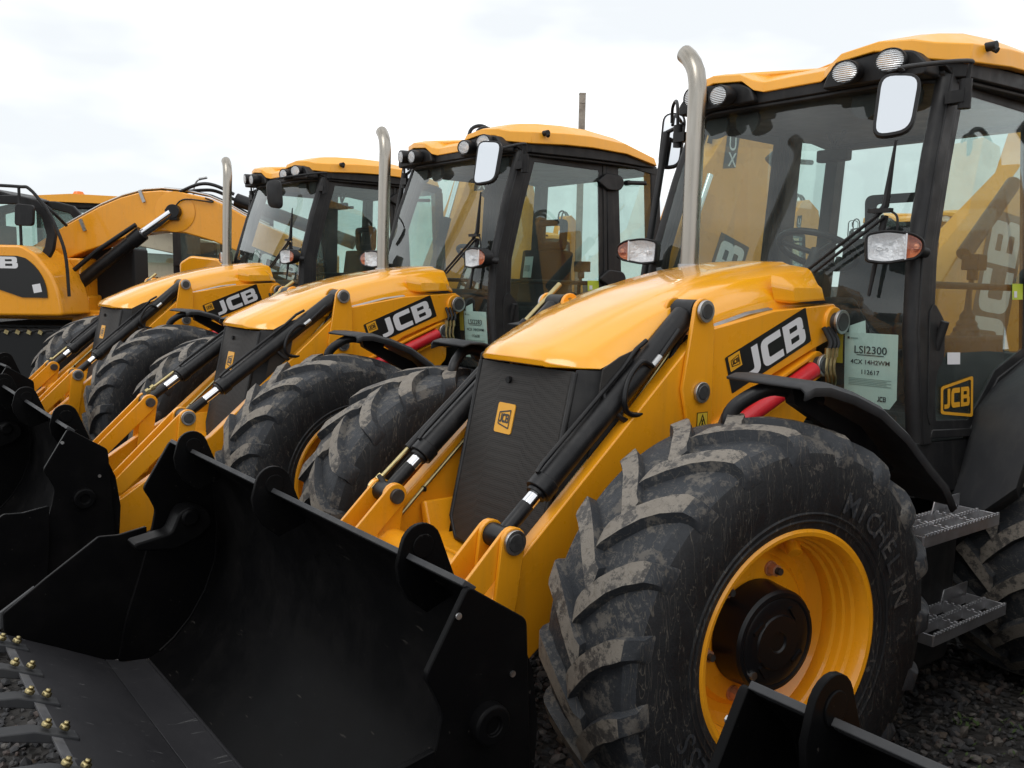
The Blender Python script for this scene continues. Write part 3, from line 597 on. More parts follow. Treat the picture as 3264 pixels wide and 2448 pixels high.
    mb = MB(); lin = [(-1.38, .17), (-1.37, .25), (-1.37, .5), (-1.43, .64), (-1.54, .765), (-2.05, .80), (-2.40, .79), (-2.78, .73), (-2.86, .58)]
    pts = [(x, y) for x, y in lin]+[(x, -y) for x, y in lin[::-1]]; mb.prism(pts, 2.735, 2.805, 'z'); mb.prism([(x*.98-.035, y*.97) for x, y in pts], 2.715, 2.735, 'z'); mb.build('roof_liner', 'plastic_black', roof, 35, .006)
    for sd in (1, -1):
        mb = MB(); mb.prism(rpoly([(sd*.19, 2.74), (sd*.22, 2.81), (sd*.30, 2.848), (sd*.50, 2.862), (sd*.63, 2.84), (sd*.69, 2.78), (sd*.69, 2.73)], .02), -1.335, -1.45, 'x'); mb.build('lamp_housing', 'plastic_black', roof, 35, .01)
        for (yy, zz, xx) in ((.355, 2.782, -1.262), (.555, 2.802, -1.285)):
            yaw_ = sd*R(14 if yy > .5 else 6)
            mb = MB(); mb.lathe([(-.10, .040), (-.05, .064), (.0, .068), (.008, .066), (.008, .059)], ax='x', n=28, m=0)
            lamp = mb.build('work_lamp', 'plastic_black', root, 35); lamp.location = (xx, sd*yy, zz); lamp.rotation_euler = (0, R(4), yaw_)
            mb = MB(); mb.lathe([(.004, .060), (.010, .048), (.013, .03), (.014, 0)], ax='x', n=28); lamp.scale = (1, 1, .76); ll = mb.build('lamp_lens', 'lens_ribbed', lamp, 35)
            mb = MB(); mb.lathe([(-.03, .065), (.0, .073), (.0, 0)], (-1.47, sd*(yy-.02), 2.68), 20, ax='x'); mb.build('speaker', 'plastic_black', roof, 35)
    mb = MB(); mb.cyl((-1.63, .79, 2.868), (-1.63, .835, 2.868), .020, 12); mb.cyl((-1.63, .82, 2.858), (-1.63, .84, 2.846), .013, 10); mb.build('roof_fixing', 'plastic_black', roof)
    # glass
    mb = MB(); zs = [1.25, 1.45, 1.65, 1.82, 1.99, 2.2, 2.4, 2.6, 2.76]; ys = [-.755+.151*i for i in range(11)]
    mb.grid([[(xW(y*(yside(z)-.02)/.76, z), y*(yside(z)-.02)/.76, z) for y in ys] for z in zs]); ws = mb.build('windscreen', 'tinted_glass', root, 60)
    doorp = [(-1.31, 1.205), (-1.68, 1.18), (-1.80, 1.27), (-1.95, 1.40), (-2.27, 1.50), (-2.285, 2.745), (-1.555, 2.755), (-1.43, 2.40), (-1.315, 2.02), (-1.285, 1.65)]
    for sd in (1, -1):
        dr = empty('door', (0, 0, 0), 0, root)
        mb = MB(); side_poly(mb, inset(doorp, .012), sd, -.004, .0); mb.build('door_glass', 'tinted_glass', dr, 0)
        mb = MB(); side_ring(mb, doorp, .034, sd, -.03, .010); side_ring(mb, inset(doorp, .03), .045, sd, -.012, .002); side_poly(mb, [(-1.31, 1.205), (-1.68, 1.18), (-1.70, 1.215), (-1.33, 1.24)], sd, .0, .014); mb.build('door_frame', 'plastic_black', dr, 30, .004)
        mb = MB(); side_poly(mb, rpoly([(-1.34, 1.78), (-1.30, 1.74), (-1.285, 1.3), (-1.31, 1.25), (-1.36, 1.48), (-1.425, 1.55), (-1.425, 1.70)], .03), sd, -.012, .016); mb.cyl((-1.37, sd*.80, 1.58), (-1.37, sd*.832, 1.70), .018, 14); mb.build('door_handle', 'plastic_black', dr, 30, .006)
        for hz in (2.59, 1.88):
            mb = MB(); side_poly(mb, rpoly([(-2.17, hz), (-2.27, hz+.07), (-2.42, hz+.055), (-2.45, hz), (-2.40, hz-.055), (-2.28, hz-.06)], .03), sd, .005, .035); mb.build('door_hinge', 'plastic_black', dr, 35, .008)
        mb = MB(); mb.cyl((-2.46, sd*.76, 2.60), (-2.66, sd*.76, 2.61), .016, 12); mb.cyl((-2.48, sd*.73, 2.60), (-2.48, sd*.77, 2.60), .02, 12); mb.build('window_latch', 'plastic_black', dr, 35)
        mb = MB(); mb.tube([(-1.36, sd*.70, 1.855), (-2.27, sd*.70, 1.845)], .016, 10); mb.build('grab_rail', 'plastic_black', dr, 30)
        if sd > 0 and D > 1:
            mb = MB(); O = V(-1.385, yside(1.25)+.004, 1.255); U = V(-.34, 0, 0); W_ = V(0, -.0145, .215); nr = V(0, 1, .07).normalized(); logo(mb, O, U, W_, nr, .001, 0, 0); mb.build('door_emblem', 'decal_yellow', dr, 0)
            mb = MB(); quad(mb, (-1.47, yside(1.51)+.004, 1.511), (-.112, 0, -.004), (0, -.0036, .052), 0); mb.build('door_sticker', 'white_sticker', dr, 0)
            mb = MB(); quad(mb, (-2.08, yside(1.80)+.003, 1.79), (-.11, 0, 0), (0, -.005, .075), 0); quad(mb, (-2.095, yside(1.80)+.0045, 1.80), (-.03, 0, 0), (0, -.002, .03), 1); mb.build('door_label', ['green_label', 'white_sticker'], dr, 0)
        mb = MB(); side_poly(mb, inset([(-2.42, 1.83), (-2.42, 2.735), (-2.77, 2.70), (-2.78, 1.83)], -.01), sd, -.006, -.002); mb.build('quarter_window', 'tinted_glass', root, 0)
    mb = MB(); quad(mb, (-2.845, -.70, 1.36), (0, 1.40, 0), (.03, 0, 1.34), 0); mb.build('rear_window', 'tinted_glass', root, 0)
    # notice taped inside the windscreen
    if c_['notice']:
        mb = MB(); G = 8
        rows = [[(xW(y_, z)-.008, y_, z) for y_ in [.478+(.235-(.03 if z < 1.36 else 0))*i/G for i in range(G+1)]] for z in (1.64, 1.56, 1.5, 1.42, 1.36, 1.315)]
        mb.grid(rows, 0)
        nrw = V(1, .22, .03).normalized()
        def line(s_, z, h, y=.595, m=1):
            vs, fs = text_mesh(s_, h); mb.add([(xW(y+a, z+b)-.0055+.0, y+a, z+b) for a, b in vs], fs, m)
        line(c_['notice'][0], 1.565, .046); line(c_['notice'][1], 1.512, .028); line(c_['notice'][2], 1.468, .028)
        quadl = lambda y0, y1, z0, z1, m: mb.add([(xW(y0, z0)-.0052, y0, z0), (xW(y1, z0)-.0052, y1, z0), (xW(y1, z1)-.0052, y1, z1), (xW(y0, z1)-.0052, y0, z1)], [(0, 1, 2, 3)], m)
        quadl(.535, .655, 1.542, 1.5455, 1)
        for k in range(5): quadl(.50, .69-.02*(k % 2), 1.437-.007*k, 1.4405-.007*k, 2)
        mb.add([(xW(.64, 1.345)-.0052, .64, 1.345)], [], 0); vs, fs = JCB; mb.add([(xW(.63+a*.013, 1.345)-.0052, .63+a*.013, 1.345+b*.022) for a, b in vs], fs, 1)
        mb.add([(xW(.49, 1.665)-.012, .49, 1.60), (xW(.56, 1.68)-.012, .575, 1.60), (xW(.56, 1.68)-.012, .565, 1.695), (xW(.49, 1.665)-.012, .495, 1.668)], [(0, 1, 2, 3)], 0)
        quadl(.492, .502, 1.612, 1.622, 1); quadl(.505, .54, 1.613, 1.619, 2)
        mb.build('paper_notice', ['paper', 'ink', 'ink_pale'], ws, 0)
        mb = MB(); mb.grid([[(xW(y_, z)-.01, y_, z) for y_ in (.425, .468)] for z in (1.73, 1.6, 1.5)]); mb.build('yellow_strip', 'label_yellow', ws, 0)
    # wiper
    mb = MB(); wp = (-1.175, .60, 2.135)
    mb.tube([wp, (-1.135, .30, 1.905)], .008, 8); mb.tube([(-1.172, .645, 2.135), (-1.13, .345, 1.90)], .007, 8)
    mb.tube([wp, (-1.19, .632, 2.18), (-1.20, .655, 2.45)], [.010, .016, .005], 8); mb.tube([(-1.195, .63, 2.14), (-1.16, .60, 1.80)], [.016, .007], 8)
    mb.box((-1.175, .62, 2.16), (.03, .10, .018)); mb.tube(smoothpath([(-1.18, .66, 2.16), (-1.17, .70, 2.13), (-1.17, .70, 2.06), (-1.18, .66, 2.04)]), .005, 8); mb.build('wiper', 'plastic_black', ws, 35)
    # interior
    mb = MB(); mb.box((-2.30, 0, 1.85), (.14, .50, .50), Matrix.Rotation(R(-8), 3, 'Y')); mb.box((-2.05, 0, 1.58), (.50, .50, .14)); mb.box((-2.08, 0, 1.38), (.4, .36, .26))
    hr = rpoly([(-.17, 2.10), (.17, 2.10), (.185, 2.35), (-.185, 2.35)], .05); hi = rpoly([(-.12, 2.17), (.12, 2.17), (.13, 2.30), (-.13, 2.30)], .03); n = len(hr)
    vs = [(-2.34, y, z) for y, z in hr]+[(-2.34, y, z) for y, z in hi]+[(-2.40, y, z) for y, z in hr]+[(-2.40, y, z) for y, z in hi]
    fs = []
    for i in range(n):
        j = (i+1) % n; fs += [(i, j, n+j, n+i), (2*n+i, 2*n+j, 3*n+j, 3*n+i), (i, j, 2*n+j, 2*n+i), (n+i, n+j, 3*n+j, 3*n+i)]
    mb.add(vs, fs); mb.build('operator_seat', 'seat_fabric', root, 40, .02, seg=3)
    if c_['bdx'] == .245:
        mb = MB(); quad(mb, (-2.205, -.16, 1.88), (0, .11, 0), (-.022, 0, .17), 0); quad(mb, (-2.202, -.14, 1.93), (0, .07, 0), (-.007, 0, .05), 1); mb.build('seat_tag', ['paper', 'ink_pale'], root, 0)
    mb = MB(); C0 = V(-1.70, -.03, 2.02); ax_ = V(-.45, 0, .89).normalized(); e1 = V(0, 1, 0); e2 = ax_.cross(e1)
    ring = [C0+(e1*math.cos(2*math.pi*i/28)+e2*math.sin(2*math.pi*i/28))*.20 for i in range(29)]; mb.tube(ring, .017, 10, cap=False)
    for a in (90, 210, 330): mb.tube([C0-ax_*.02, C0+(e1*math.cos(R(a))+e2*math.sin(R(a)))*.2], .014, 8)
    mb.cyl(C0, C0-ax_*.5, .035, 14); mb.tube([C0+e2*.2, C0+e2*.2+ax_*.06], .022, 10); mb.build('steering_wheel', 'plastic_black', root, 35)
    mb = MB(); mb.prism(rpoly([(-1.28, 1.2), (-1.28, 1.72), (-1.45, 1.80), (-1.62, 1.62), (-1.55, 1.2)], .05), -.36, .36); mb.box((-2.2, .52, 1.42), (.55, .16, .36)); mb.box((-1.9, -.6, 1.5), (.7, .14, .5)); mb.box((-2.7, 0, 1.3), (.2, 1.2, .4)); mb.build('dashboard', 'dark_interior', root, 35, .02)
    mb = MB(); mb.lathe([(0, .075), (.02, .06), (.03, .065), (.05, .048), (.06, .053), (.08, .036), (.10, .038), (.13, .018), (.24, .012)], (-2.24, .50, 1.60), 18, ax='z'); mb.cyl((-2.24, .50, 1.8), (-2.265, .50, 1.92), .013); mb.box((-2.27, .50, 1.97), (.10, .085, .08)); mb.cyl((-2.26, .50, 1.88), (-2.26, .50, 1.94), .026); mb.build('control_lever', 'plastic_black', root, 35, .008)
    mb = MB(); mb.tube([(-2.3, -.42, 2.74), (-2.28, -.35, 2.62)], .012); mb.tube([(-2.3, -.28, 2.74), (-2.28, -.35, 2.62)], .012); mb.box((-2.28, -.35, 2.58), (.06, .20, .07)); mb.build('interior_mirror', 'plastic_black', root, 35, .02)
    # ---- road lamps
    for sd in (1, -1):
        hl = empty('road_lamp', (-1.10, sd*.735, 2.004), R(c_['lamp'][0 if sd > 0 else 1]), root)
        out_l = rpoly([(-.116, .056, .03), (-.03, .072, .03), (.07, .060, .03), (.116, .030, .03), (.118, -.014, .03), (.09, -.050, .03), (-.03, -.072, .03), (-.108, -.062, .02)], .03)
        if sd < 0: out_l = [(-a, b) for a, b in out_l]
        mb = MB(); mb.prism(out_l, -.07, -.045, 'x'); mb.add([(-.045, a, b) for a, b in out_l]+[(-.004, a, b) for a, b in out_l], [(i, (i+1) % len(out_l), len(out_l)+(i+1) % len(out_l), len(out_l)+i) for i in range(len(out_l))]); vs = inset(out_l, .012); n = len(out_l)
        mb.add([(-.004, a, b) for a, b in out_l]+[(.008, a, b) for a, b in inset(out_l, .004)]+[(-.002, a, b) for a, b in vs], [(i, (i+1) % n, n+(i+1) % n, n+i) for i in range(n)]+[(n+i, n+(i+1) % n, 2*n+(i+1) % n, 2*n+i) for i in range(n)])
        mb.tube([(-.05, sd*.08, -.01), (-.10, sd*.13, -.02)], .022, 12); mb.build('lamp_body', 'plastic_black', hl, 35, .004)
        sp = sd*.045; left = [p for p in vs]
        def clip(poly, cut, keep):
            o_ = []
            for i in range(len(poly)):
                p, q = poly[i-1], poly[i]; ip = (p[0]-cut)*keep <= 0; iq = (q[0]-cut)*keep <= 0
                if ip != iq: t = (cut-p[0])/(q[0]-p[0]); o_.append((cut, p[1]+(q[1]-p[1])*t))
                if iq: o_.append(q)
            return o_
        for (cut, keep, mt, nm) in ((sp-sd*.004, sd, 'lamp_reflector', 'lamp_reflector'), (sp+sd*.004, -sd, 'amber_lens', 'turn_signal')):
            mb = MB(); pl = clip(left, cut, keep); cx = sum(p[0] for p in pl)/len(pl); cz = sum(p[1] for p in pl)/len(pl); rows = []
            for s_, dx_ in ((1, 0), (.8, -.018), (.5, -.032), (.2, -.036)): rows.append([(dx_, cx+(a-cx)*s_, cz+(b-cz)*s_) for a, b in pl])
            mb.grid(rows, closed=True); k = len(mb.v)-len(pl); mb.f.append(tuple(k+i for i in range(len(pl)))); mb.m.append(0)
            mb.lathe([(-.036, .014), (-.012, .012), (-.008, 0)], (0, cx, cz), 12, ax='x'); mb.build(nm, mt, hl, 40)
        mb = MB(); mb.box((.002, sp, .003), (.006, .007, .105)); mb.build('lamp_divider', 'white_sticker', hl, 0)
        mb = MB(); n = len(vs); mb.add([(.005, a*.99, b*.99) for a, b in vs]+[(.012, .0, 0)], [(i, (i+1) % n, n) for i in range(n)]); mb.build('lamp_cover', 'lamp_cover', hl, 60)
    # ---- mirrors
    for sd in (1, -1):
        mode = c_['near_mirror'] if sd > 0 else 'glass'
        pos = c_['mpos'] if sd > 0 else (-1.60, -.98, 2.66)
        mb = MB(); A_ = V(-1.46, sd*.80, 2.62)
        mb.tube(smoothpath([A_, A_+V(0, sd*.01, .13), A_+V(.04, sd*.02, .155), V(pos[0]-.05, pos[1], 2.70), V(pos[0]-.03, pos[1], 2.68)] if sd > 0 else [A_, A_+V(0, -.01, .18), V(-1.52, -.88, 2.86), V(-1.58, -.96, 2.84), V(-1.60, -.98, 2.76)]), .0095, 10)
        mb.cyl(A_-V(0, 0, .03), A_+V(0, 0, .09), .026, 14); mb.box(A_+V(0, -sd*.03, .02), (.06, .08, .05)); mr = mb.build('mirror', 'plastic_black', root, 35)
        oy, oz = .088*c_['msc'], .132*c_['msc']; prof = rpoly([(-oy*.95, -oz), (oy*.75, -oz*.85), (oy, oz*.9), (-oy*.8, oz)], .06)
        if sd < 0: prof = rpoly([(-oy*.8, -oz*1.25), (oy*.7, -oz*1.2), (oy*.9, oz*1.25), (-oy*.65, oz*1.3)], .06)
        mb = MB(); mb.prism(prof, -.03, .0, 'x'); mb.add([(-.05, a*.7, b*.7) for a, b in prof]+[(-.03, a, b) for a, b in prof], [tuple(range(len(prof)))]+[(i, (i+1) % len(prof), len(prof)+(i+1) % len(prof), len(prof)+i) for i in range(len(prof))])
        mh = mb.build('mirror_shell', 'plastic_black', mr, 35, .004); mh.location = pos
        mb = MB(); mb.prism(inset(prof, .013), .0, .003, 'x'); mg = mb.build('mirror_glass', 'mirror_glass', mr, 35); mg.location = pos
        a = R(26)*1 if sd > 0 else R(22)
        rot = (0, R(-9), a) if mode == 'glass' else (0, 0, a+math.pi)
        if sd < 0: rot = (0, R(-12), R(36))
        mh.rotation_euler = rot; mg.rotation_euler = rot
    if D > 1:      # far side hand rails beside the windscreen
        mb = MB(); mb.tube([(-1.36, -.93, 1.86), (-1.55, -.97, 2.70)], .021, 12); mb.tube([(-1.36, -.93, 1.86), (-1.28, -.80, 1.80)], .012, 10); mb.tube([(-1.55, -.97, 2.70), (-1.50, -.80, 2.72)], .012, 10); mb.build('hand_rail', 'plastic_black', root, 35)
    # ---- mudguards, steps, tanks
    for sd in (1, -1):
        fg = empty('front_mudguard', (0, sd*.925, .70), c_['steer'], root)
        prf = [(-.02, .826), (-.06, .838), (-.13, .836), (-.26, .80), (-.40, .745), (-.55, .645), (-.68, .53), (-.78, .45), (-.845, .36)]
        mb = MB(); y0, y1 = -.16, .185
        def band(off, ya, yb): return [[(x*(1-off), sd*ya, z*(1-off)) for x, z in prf], [(x*(1-off), sd*yb, z*(1-off)) for x, z in prf]]
        o1 = band(0, y0, y1-.02); o2 = [[(x*.985, sd*y1, z*.985) for x, z in prf]]; o3 = [[(x*.955, sd*y1, z*.955) for x, z in prf]]
        mb.grid(o1+o2+o3); mb.build('guard_shell', 'plastic_grey', fg, 35, solid=.010)
        mb = MB(); mb.tube(smoothpath([(.0, -sd*.10, .62), (.01, -sd*.11, .70), (-.03, -sd*.08, .76), (-.12, -sd*.03, .80), (-.30, 0, .75)]), .026, 12)
        mb.prism([(-.14, .815), (-.5, .65), (-.7, .48), (-.62, .46), (-.4, .62), (-.16, .75)], -sd*.02, sd*.02); mb.build('guard_bracket', 'black_paint', fg, 35)
        mg_ = [((-1.50, .80, .76), (-1.49, .86, .74)), ((-1.56, .80, .92), (-1.46, 1.0, .90)), ((-1.64, .80, 1.06), (-1.46, 1.13, 1.03)), ((-1.68, .80, 1.17), (-1.51, 1.14, 1.17)), ((-1.744, .80, 1.288), (-1.60, 1.14, 1.32)), ((-1.918, .79, 1.382), (-1.80, 1.14, 1.46)),
               ((-2.218, .78, 1.497), (-2.15, 1.14, 1.54)), ((-2.60, .76, 1.50), (-2.62, 1.12, 1.48)), ((-2.90, .76, 1.32), (-2.95, 1.10, 1.25)), ((-3.0, .76, 1.05), (-3.02, 1.05, .95))]
        mb = MB(); mb.grid([[(a[0]+(b[0]-a[0])*t_, sd*(a[1]+(b[1]-a[1])*t_), a[2]+(b[2]-a[2])*t_+.03*math.sin(math.pi*t_)) for t_ in (0, .2, .5, .8, 1)]+[(b[0]-.05, sd*(b[1]-.01), b[2]-.05)] for a, b in mg_])
        mb.build('rear_mudguard', 'plastic_grey', root, 40, solid=.012)
        mb = MB(); mb.prism(rpoly([(-.90, .86), (-1.42, .84), (-1.40, .25), (-.98, .25)], .04), sd*.50, sd*.93); mb.build('fuel_tank', 'plastic_black', root, 35, .01)
        for (sx, sz) in ((-.80, .912), (-.93, .50)):
            mb = MB(); Lx = .60; y_a, y_b = .93, 1.10
            mb.box((sx-Lx/2, sd*y_b, sz-.012), (Lx, .006, .045)); mb.box((sx-Lx/2, sd*y_a, sz-.012), (Lx, .006, .045))
            for k in range(4): mb.box((sx-Lx*k/3, sd*(y_a+y_b)/2, sz-.012), (.006, y_b-y_a, .045))
            mb.box((sx-Lx/2, sd*(y_a+y_b)/2, sz-.012), (Lx, .006, .04))
            mb.prism([(sx-Lx, sz), (sx-Lx*.62, sz), (sx-Lx*.66, sz+.065), (sx-Lx, sz+.065)], sd*y_a, sd*(y_a+.005)); mb.prism([(sx, sz-.03), (sx, sz+.045), (sx-.06, sz+.045), (sx-.10, sz)], sd*y_a, sd*(y_a+.005))
            for yy in (y_a, (y_a+y_b)/2, y_b):
                for k in range(24): mb.box((sx-.0125-k*.025, sd*yy, sz+.013), (.013, .010, .012))
            for k in range(1, 3):
                for j in range(6): mb.box((sx-Lx*k/3, sd*(y_a+.015+j*.028), sz+.013), (.010, .013, .012))
            mb.build('step', 'galvanised', root, 35, .001)
        wheel(root, 0, sd, c_['steer'], c_['spin']); wheel(root, -2.25, sd, 0, 1.3, y=1.0)
    # hoses behind the arm pivot
    mb = MB()
    for k in range(3):
        o = k*.028; mb.tube(smoothpath([(-1.055-o, .46, 1.66), (-1.05-o, .50, 1.60), (-1.035-o, .50, 1.56)]), .010, 8, m=1); mb.tube([(-1.035-o, .50, 1.575), (-1.035-o, .50, 1.535)], .013, 8, m=0); mb.tube(smoothpath([(-1.035-o, .50, 1.54), (-1.03-o, .50, 1.48), (-1.045-o, .50, 1.43), (-1.08-o, .46, 1.40), (-1.08-o, .35, 1.38)]), .008, 8, m=0)
    mb.build('hose_connector', ['gold_zinc', 'black_paint'], root)
    # ---- backhoe at the rear
    mb = MB(); mb.box((-3.05, 0, .95), (.25, 1.9, .9)); mb.box((-3.25, -.2, .95), (.3, .5, 1.0)); mb.build('kingpost_frame', 'yellow_paint', root, 35, .02)
    for sd in (1, -1):
        mb = MB(); mb.box((-3.08, sd*1.0, .85), (.18, .18, 1.3)); mb.box((-3.08, sd*1.0, .16), (.4, .3, .05)); mb.build('stabiliser_leg', 'black_paint', root, 35, .01)
    if c_['boom'] == 'low':
        bp2 = [(-3.2, .95), (-3.33, 1.85), (-3.66, 2.17), (-4.50, 2.68), (-4.85, 3.35), (-5.15, 3.30), (-5.2, 2.4), (-4.95, 1.5), (-4.3, 1.0)]; dc = (V(-4.22, -.3, 1.42), V(-.20, 0, .86), V(-.44, 0, -.04)); rmp = [(-3.45, -.36, 2.05), (-4.55, -.36, 2.95)]
    else:
        bt = c_['btop']; bp2 = [(-3.3, .95), (-3.42, 1.97), (-3.78, 2.75), (-3.98, 3.28+bt), (-4.15, 3.50+bt), (-4.42, 3.55+bt), (-4.80, 3.35+bt), (-5.0, 2.7), (-4.9, 1.9), (-4.5, 1.0)]; bp2 = [(p_[0]+c_['bsh'], p_[1]) for p_ in bp2]; dc = (V(-4.05, -.3, 1.50), V(-.28, 0, .66), V(-.32, 0, -.10)); rmp = [(-3.3, -.36, 1.8), (-3.72, -.36, 3.1+bt)]
    yb = c_['yb']
    dc = (V(dc[0].x, yb+.003, dc[0].z), dc[1], dc[2])
    mb = MB(); mb.prism(bp2, yb-.26, yb); bm_ = mb.build('backhoe_boom', 'yellow_paint', root, 35, .01)
    O, U, W_ = dc
    mb = MB(); place(mb, ([(-.06, -.12), (1.06, -.12), (1.06, 1.12), (-.06, 1.12)], [(0, 1, 2, 3)]), O, U, W_*-1, 0); place(mb, JCB, O+V(0, .002, 0), U*(1/JW), W_*-1, 1)
    mb2 = MB(); mb2.m = mb.m; mb2.f = mb.f; mb2.v = mb.v; mb2.build('boom_decal', ['decal_black', 'decal_white'], bm_, 0)
    if c_['boom'] != 'low':
        mb3 = MB(); place(mb3, ([(0, 0), (1, 0), (1, 1), (0, 1)], [(0, 1, 2, 3)]), (-3.97, yb+.003, 2.86), (-.17, 0, .02), (-.05, 0, .34), 0)
        for ch_, zz_ in (('U', 3.04), ('X', 2.90)):
            vs, fs = text_mesh(ch_, .17); mb3.add([(-4.09-a_*.9, yb+.005, zz_+.04+b_) for a_, b_ in vs], fs, 1)
        mb3.build('dipper_decal', ['decal_black', 'decal_white'], bm_, 0)
    rmp = [(p_[0], yb-.14, p_[2]) for p_ in rmp]
    mb = MB(); a, b = V(*rmp[0]), V(*rmp[1]); mb.cyl(a+V(0, .22, 0), a+(b-a)*.55+V(0, .22, 0), .05, 20, m=0); mb.cyl(a+(b-a)*.5+V(0, .22, 0), b+V(0, .22, 0), .028, 16, m=1); mb.build('boom_ram', ['black_paint', 'chrome'], root, 35)
    mb = MB(); tpt = V(bp2[4][0], yb-.13, bp2[4][1]) if c_['boom'] != 'low' else V(-4.95, yb-.13, 3.3)
    mb.tube(smoothpath([tpt+V(.12, .05, -.1), tpt+V(.06, .05, .08), tpt+V(-.1, .05, .12), tpt+V(-.25, .05, .02)]), .022, 10); mb.tube(smoothpath([tpt+V(.16, -.03, -.1), tpt+V(.1, -.03, .1), tpt+V(-.1, -.03, .15), tpt+V(-.3, -.03, .0)]), .022, 10); mb.build('boom_hose', 'black_paint', root)
    mb = MB(); x0 = bp2[5][0]; mb.prism([(x0-.05, 3.15), (x0-.45, 3.2), (x0-.75, 1.4), (x0-.50, 1.3)], yb-.22, yb-.02); mb.build('dipper', 'yellow_paint', root, 35, .01)
    mb = MB(); mb.prism(rpoly([(x0-.85, .65), (x0-.45, .35), (x0-.1, .5), (x0-.1, 1.0), (x0-.5, 1.45), (x0-.85, 1.35)], .06), yb-.45, yb+.25); mb.build('digging_bucket', 'black_paint', root, 35, .01)
    return root
def smoothpath(pts, n=5):
    pts = [V(*p) for p in pts]; P = [pts[0]*2-pts[1]]+pts+[pts[-1]*2-pts[-2]]; o = []
    for i in range(1, len(P)-2):
        for j in range(n):
            t = j/n; a, b, c, d = P[i-1], P[i], P[i+1], P[i+2]
            o.append(.5*((2*b)+(c-a)*t+(2*a-5*b+4*c-d)*t*t+(3*b-a-3*c+d)*t**3))
    return o+[pts[-1]]
def copy_tree(o, parent=None):
    c = o.copy(); col.objects.link(c)
    if parent: c.parent = parent
    for ch in list(o.children): copy_tree(ch, c)
    return c

# ------------------------------------------------------------------ ground
def b_gravel(t, b):
    v = t.nodes.new('ShaderNodeTexVoronoi'); v.inputs['Scale'].default_value = 26; c = t.nodes.new('ShaderNodeTexCoord'); t.links.new(c.outputs['Object'], v.inputs['Vector'])
    n = noise(t, 1.2, 6); m = mixc(t, v.outputs['Color'], (.022, .023, .025), (.075, .07, .066)); m2 = mixc(t, n.outputs[0], m.outputs[0], (.04, .037, .034)); t.links.new(m2.outputs[0], b.inputs['Base Color'])
    bump(t, b, v.outputs['Distance'], .9, .04)
mat('gravel', (.05, .05, .05), .9, spec=.2, build=b_gravel)
def b_stone(t, b):
    g = t.nodes.new('ShaderNodeNewGeometry'); r = ramp(t, g.outputs['Random Per Island'], [(0, (.035, .036, .04)), (.35, (.08, .08, .085)), (.6, (.13, .128, .128)), (.8, (.14, .10, .085)), (.93, (.23, .215, .20)), (1, (.16, .11, .07))])
    n = noise(t, 60, 5); m = mixc(t, n.outputs[0], r.outputs[0], (.03, .03, .03)); t.links.new(m.outputs[0], b.inputs['Base Color']); bump(t, b, n.outputs[0], .5, .004)
mat('stone', (.08, .08, .08), .75, spec=.3, build=b_stone)
mb = MB(); G = [(-400, -400), (400, -400), (400, 400), (-400, 400)]; mb.add([(a, b, 0) for a, b in G], [(0, 1, 2, 3)])
o = mb.build('ground', 'gravel', None, 0); tag(o, kind='structure')
base = bmesh.new(); bmesh.ops.create_icosphere(base, subdivisions=1, radius=1); IV = [v.co.copy() for v in base.verts]; IF = [tuple(v.index for v in f.verts) for f in base.faces]; base.free()
mb = MB()
def stones(n, x0, x1, y0, y1, smin, smax):
    for _ in range(n):
        s = random.uniform(smin, smax)*random.choice((.6, .8, 1, 1, 1.3)); c = V(random.uniform(x0, x1), random.uniform(y0, y1), s*random.uniform(0, .5)+.003)
        rot = Matrix.Rotation(random.uniform(0, 6.3), 3, random.choice('XYZ')) @ Matrix.Rotation(random.uniform(0, 6.3), 3, 'Z'); sc = (random.uniform(.7, 1.4), random.uniform(.6, 1.1), random.uniform(.4, .8))
        js = [1+random.uniform(-.28, .28) for _ in IV]
        mb.add([rot @ V(p.x*sc[0], p.y*sc[1], p.z*sc[2])*s*j+c for p, j in zip(IV, js)], IF)
stones(6500, -2.2, 1.0, -1.0, 1.7, .012, .024)
stones(3200, 1.0, 2.6, -1.6, 1.3, .012, .024)
stones(2500, -.8, 2.4, -6.5, -1.0, .016, .030)
o = mb.build('gravel_stones', 'stone', None, 0); tag(o, kind='stuff')
mb = MB()
for (cx, cy, k) in ((-1.33, 1.05, 22), (-1.42, 1.22, 16), (-1.60, 1.30, 12), (-1.05, 1.18, 9), (-1.8, 1.1, 10), (-1.25, 1.32, 8)):
    for _ in range(k):
        a = random.uniform(0, 6.28); l = random.uniform(.012, .03); c = V(cx+random.gauss(0, .045), cy+random.gauss(0, .045), .015); d = V(math.cos(a), math.sin(a), random.uniform(.3, 1.0))*l; sd_ = V(-math.sin(a), math.cos(a), 0)*l*.3
        mb.add([c, c+d*.5+sd_, c+d, c+d*.5-sd_], [(0, 1, 2, 3)])
o = mb.build('weeds', 'grass', None, 0); tag(o, kind='stuff')

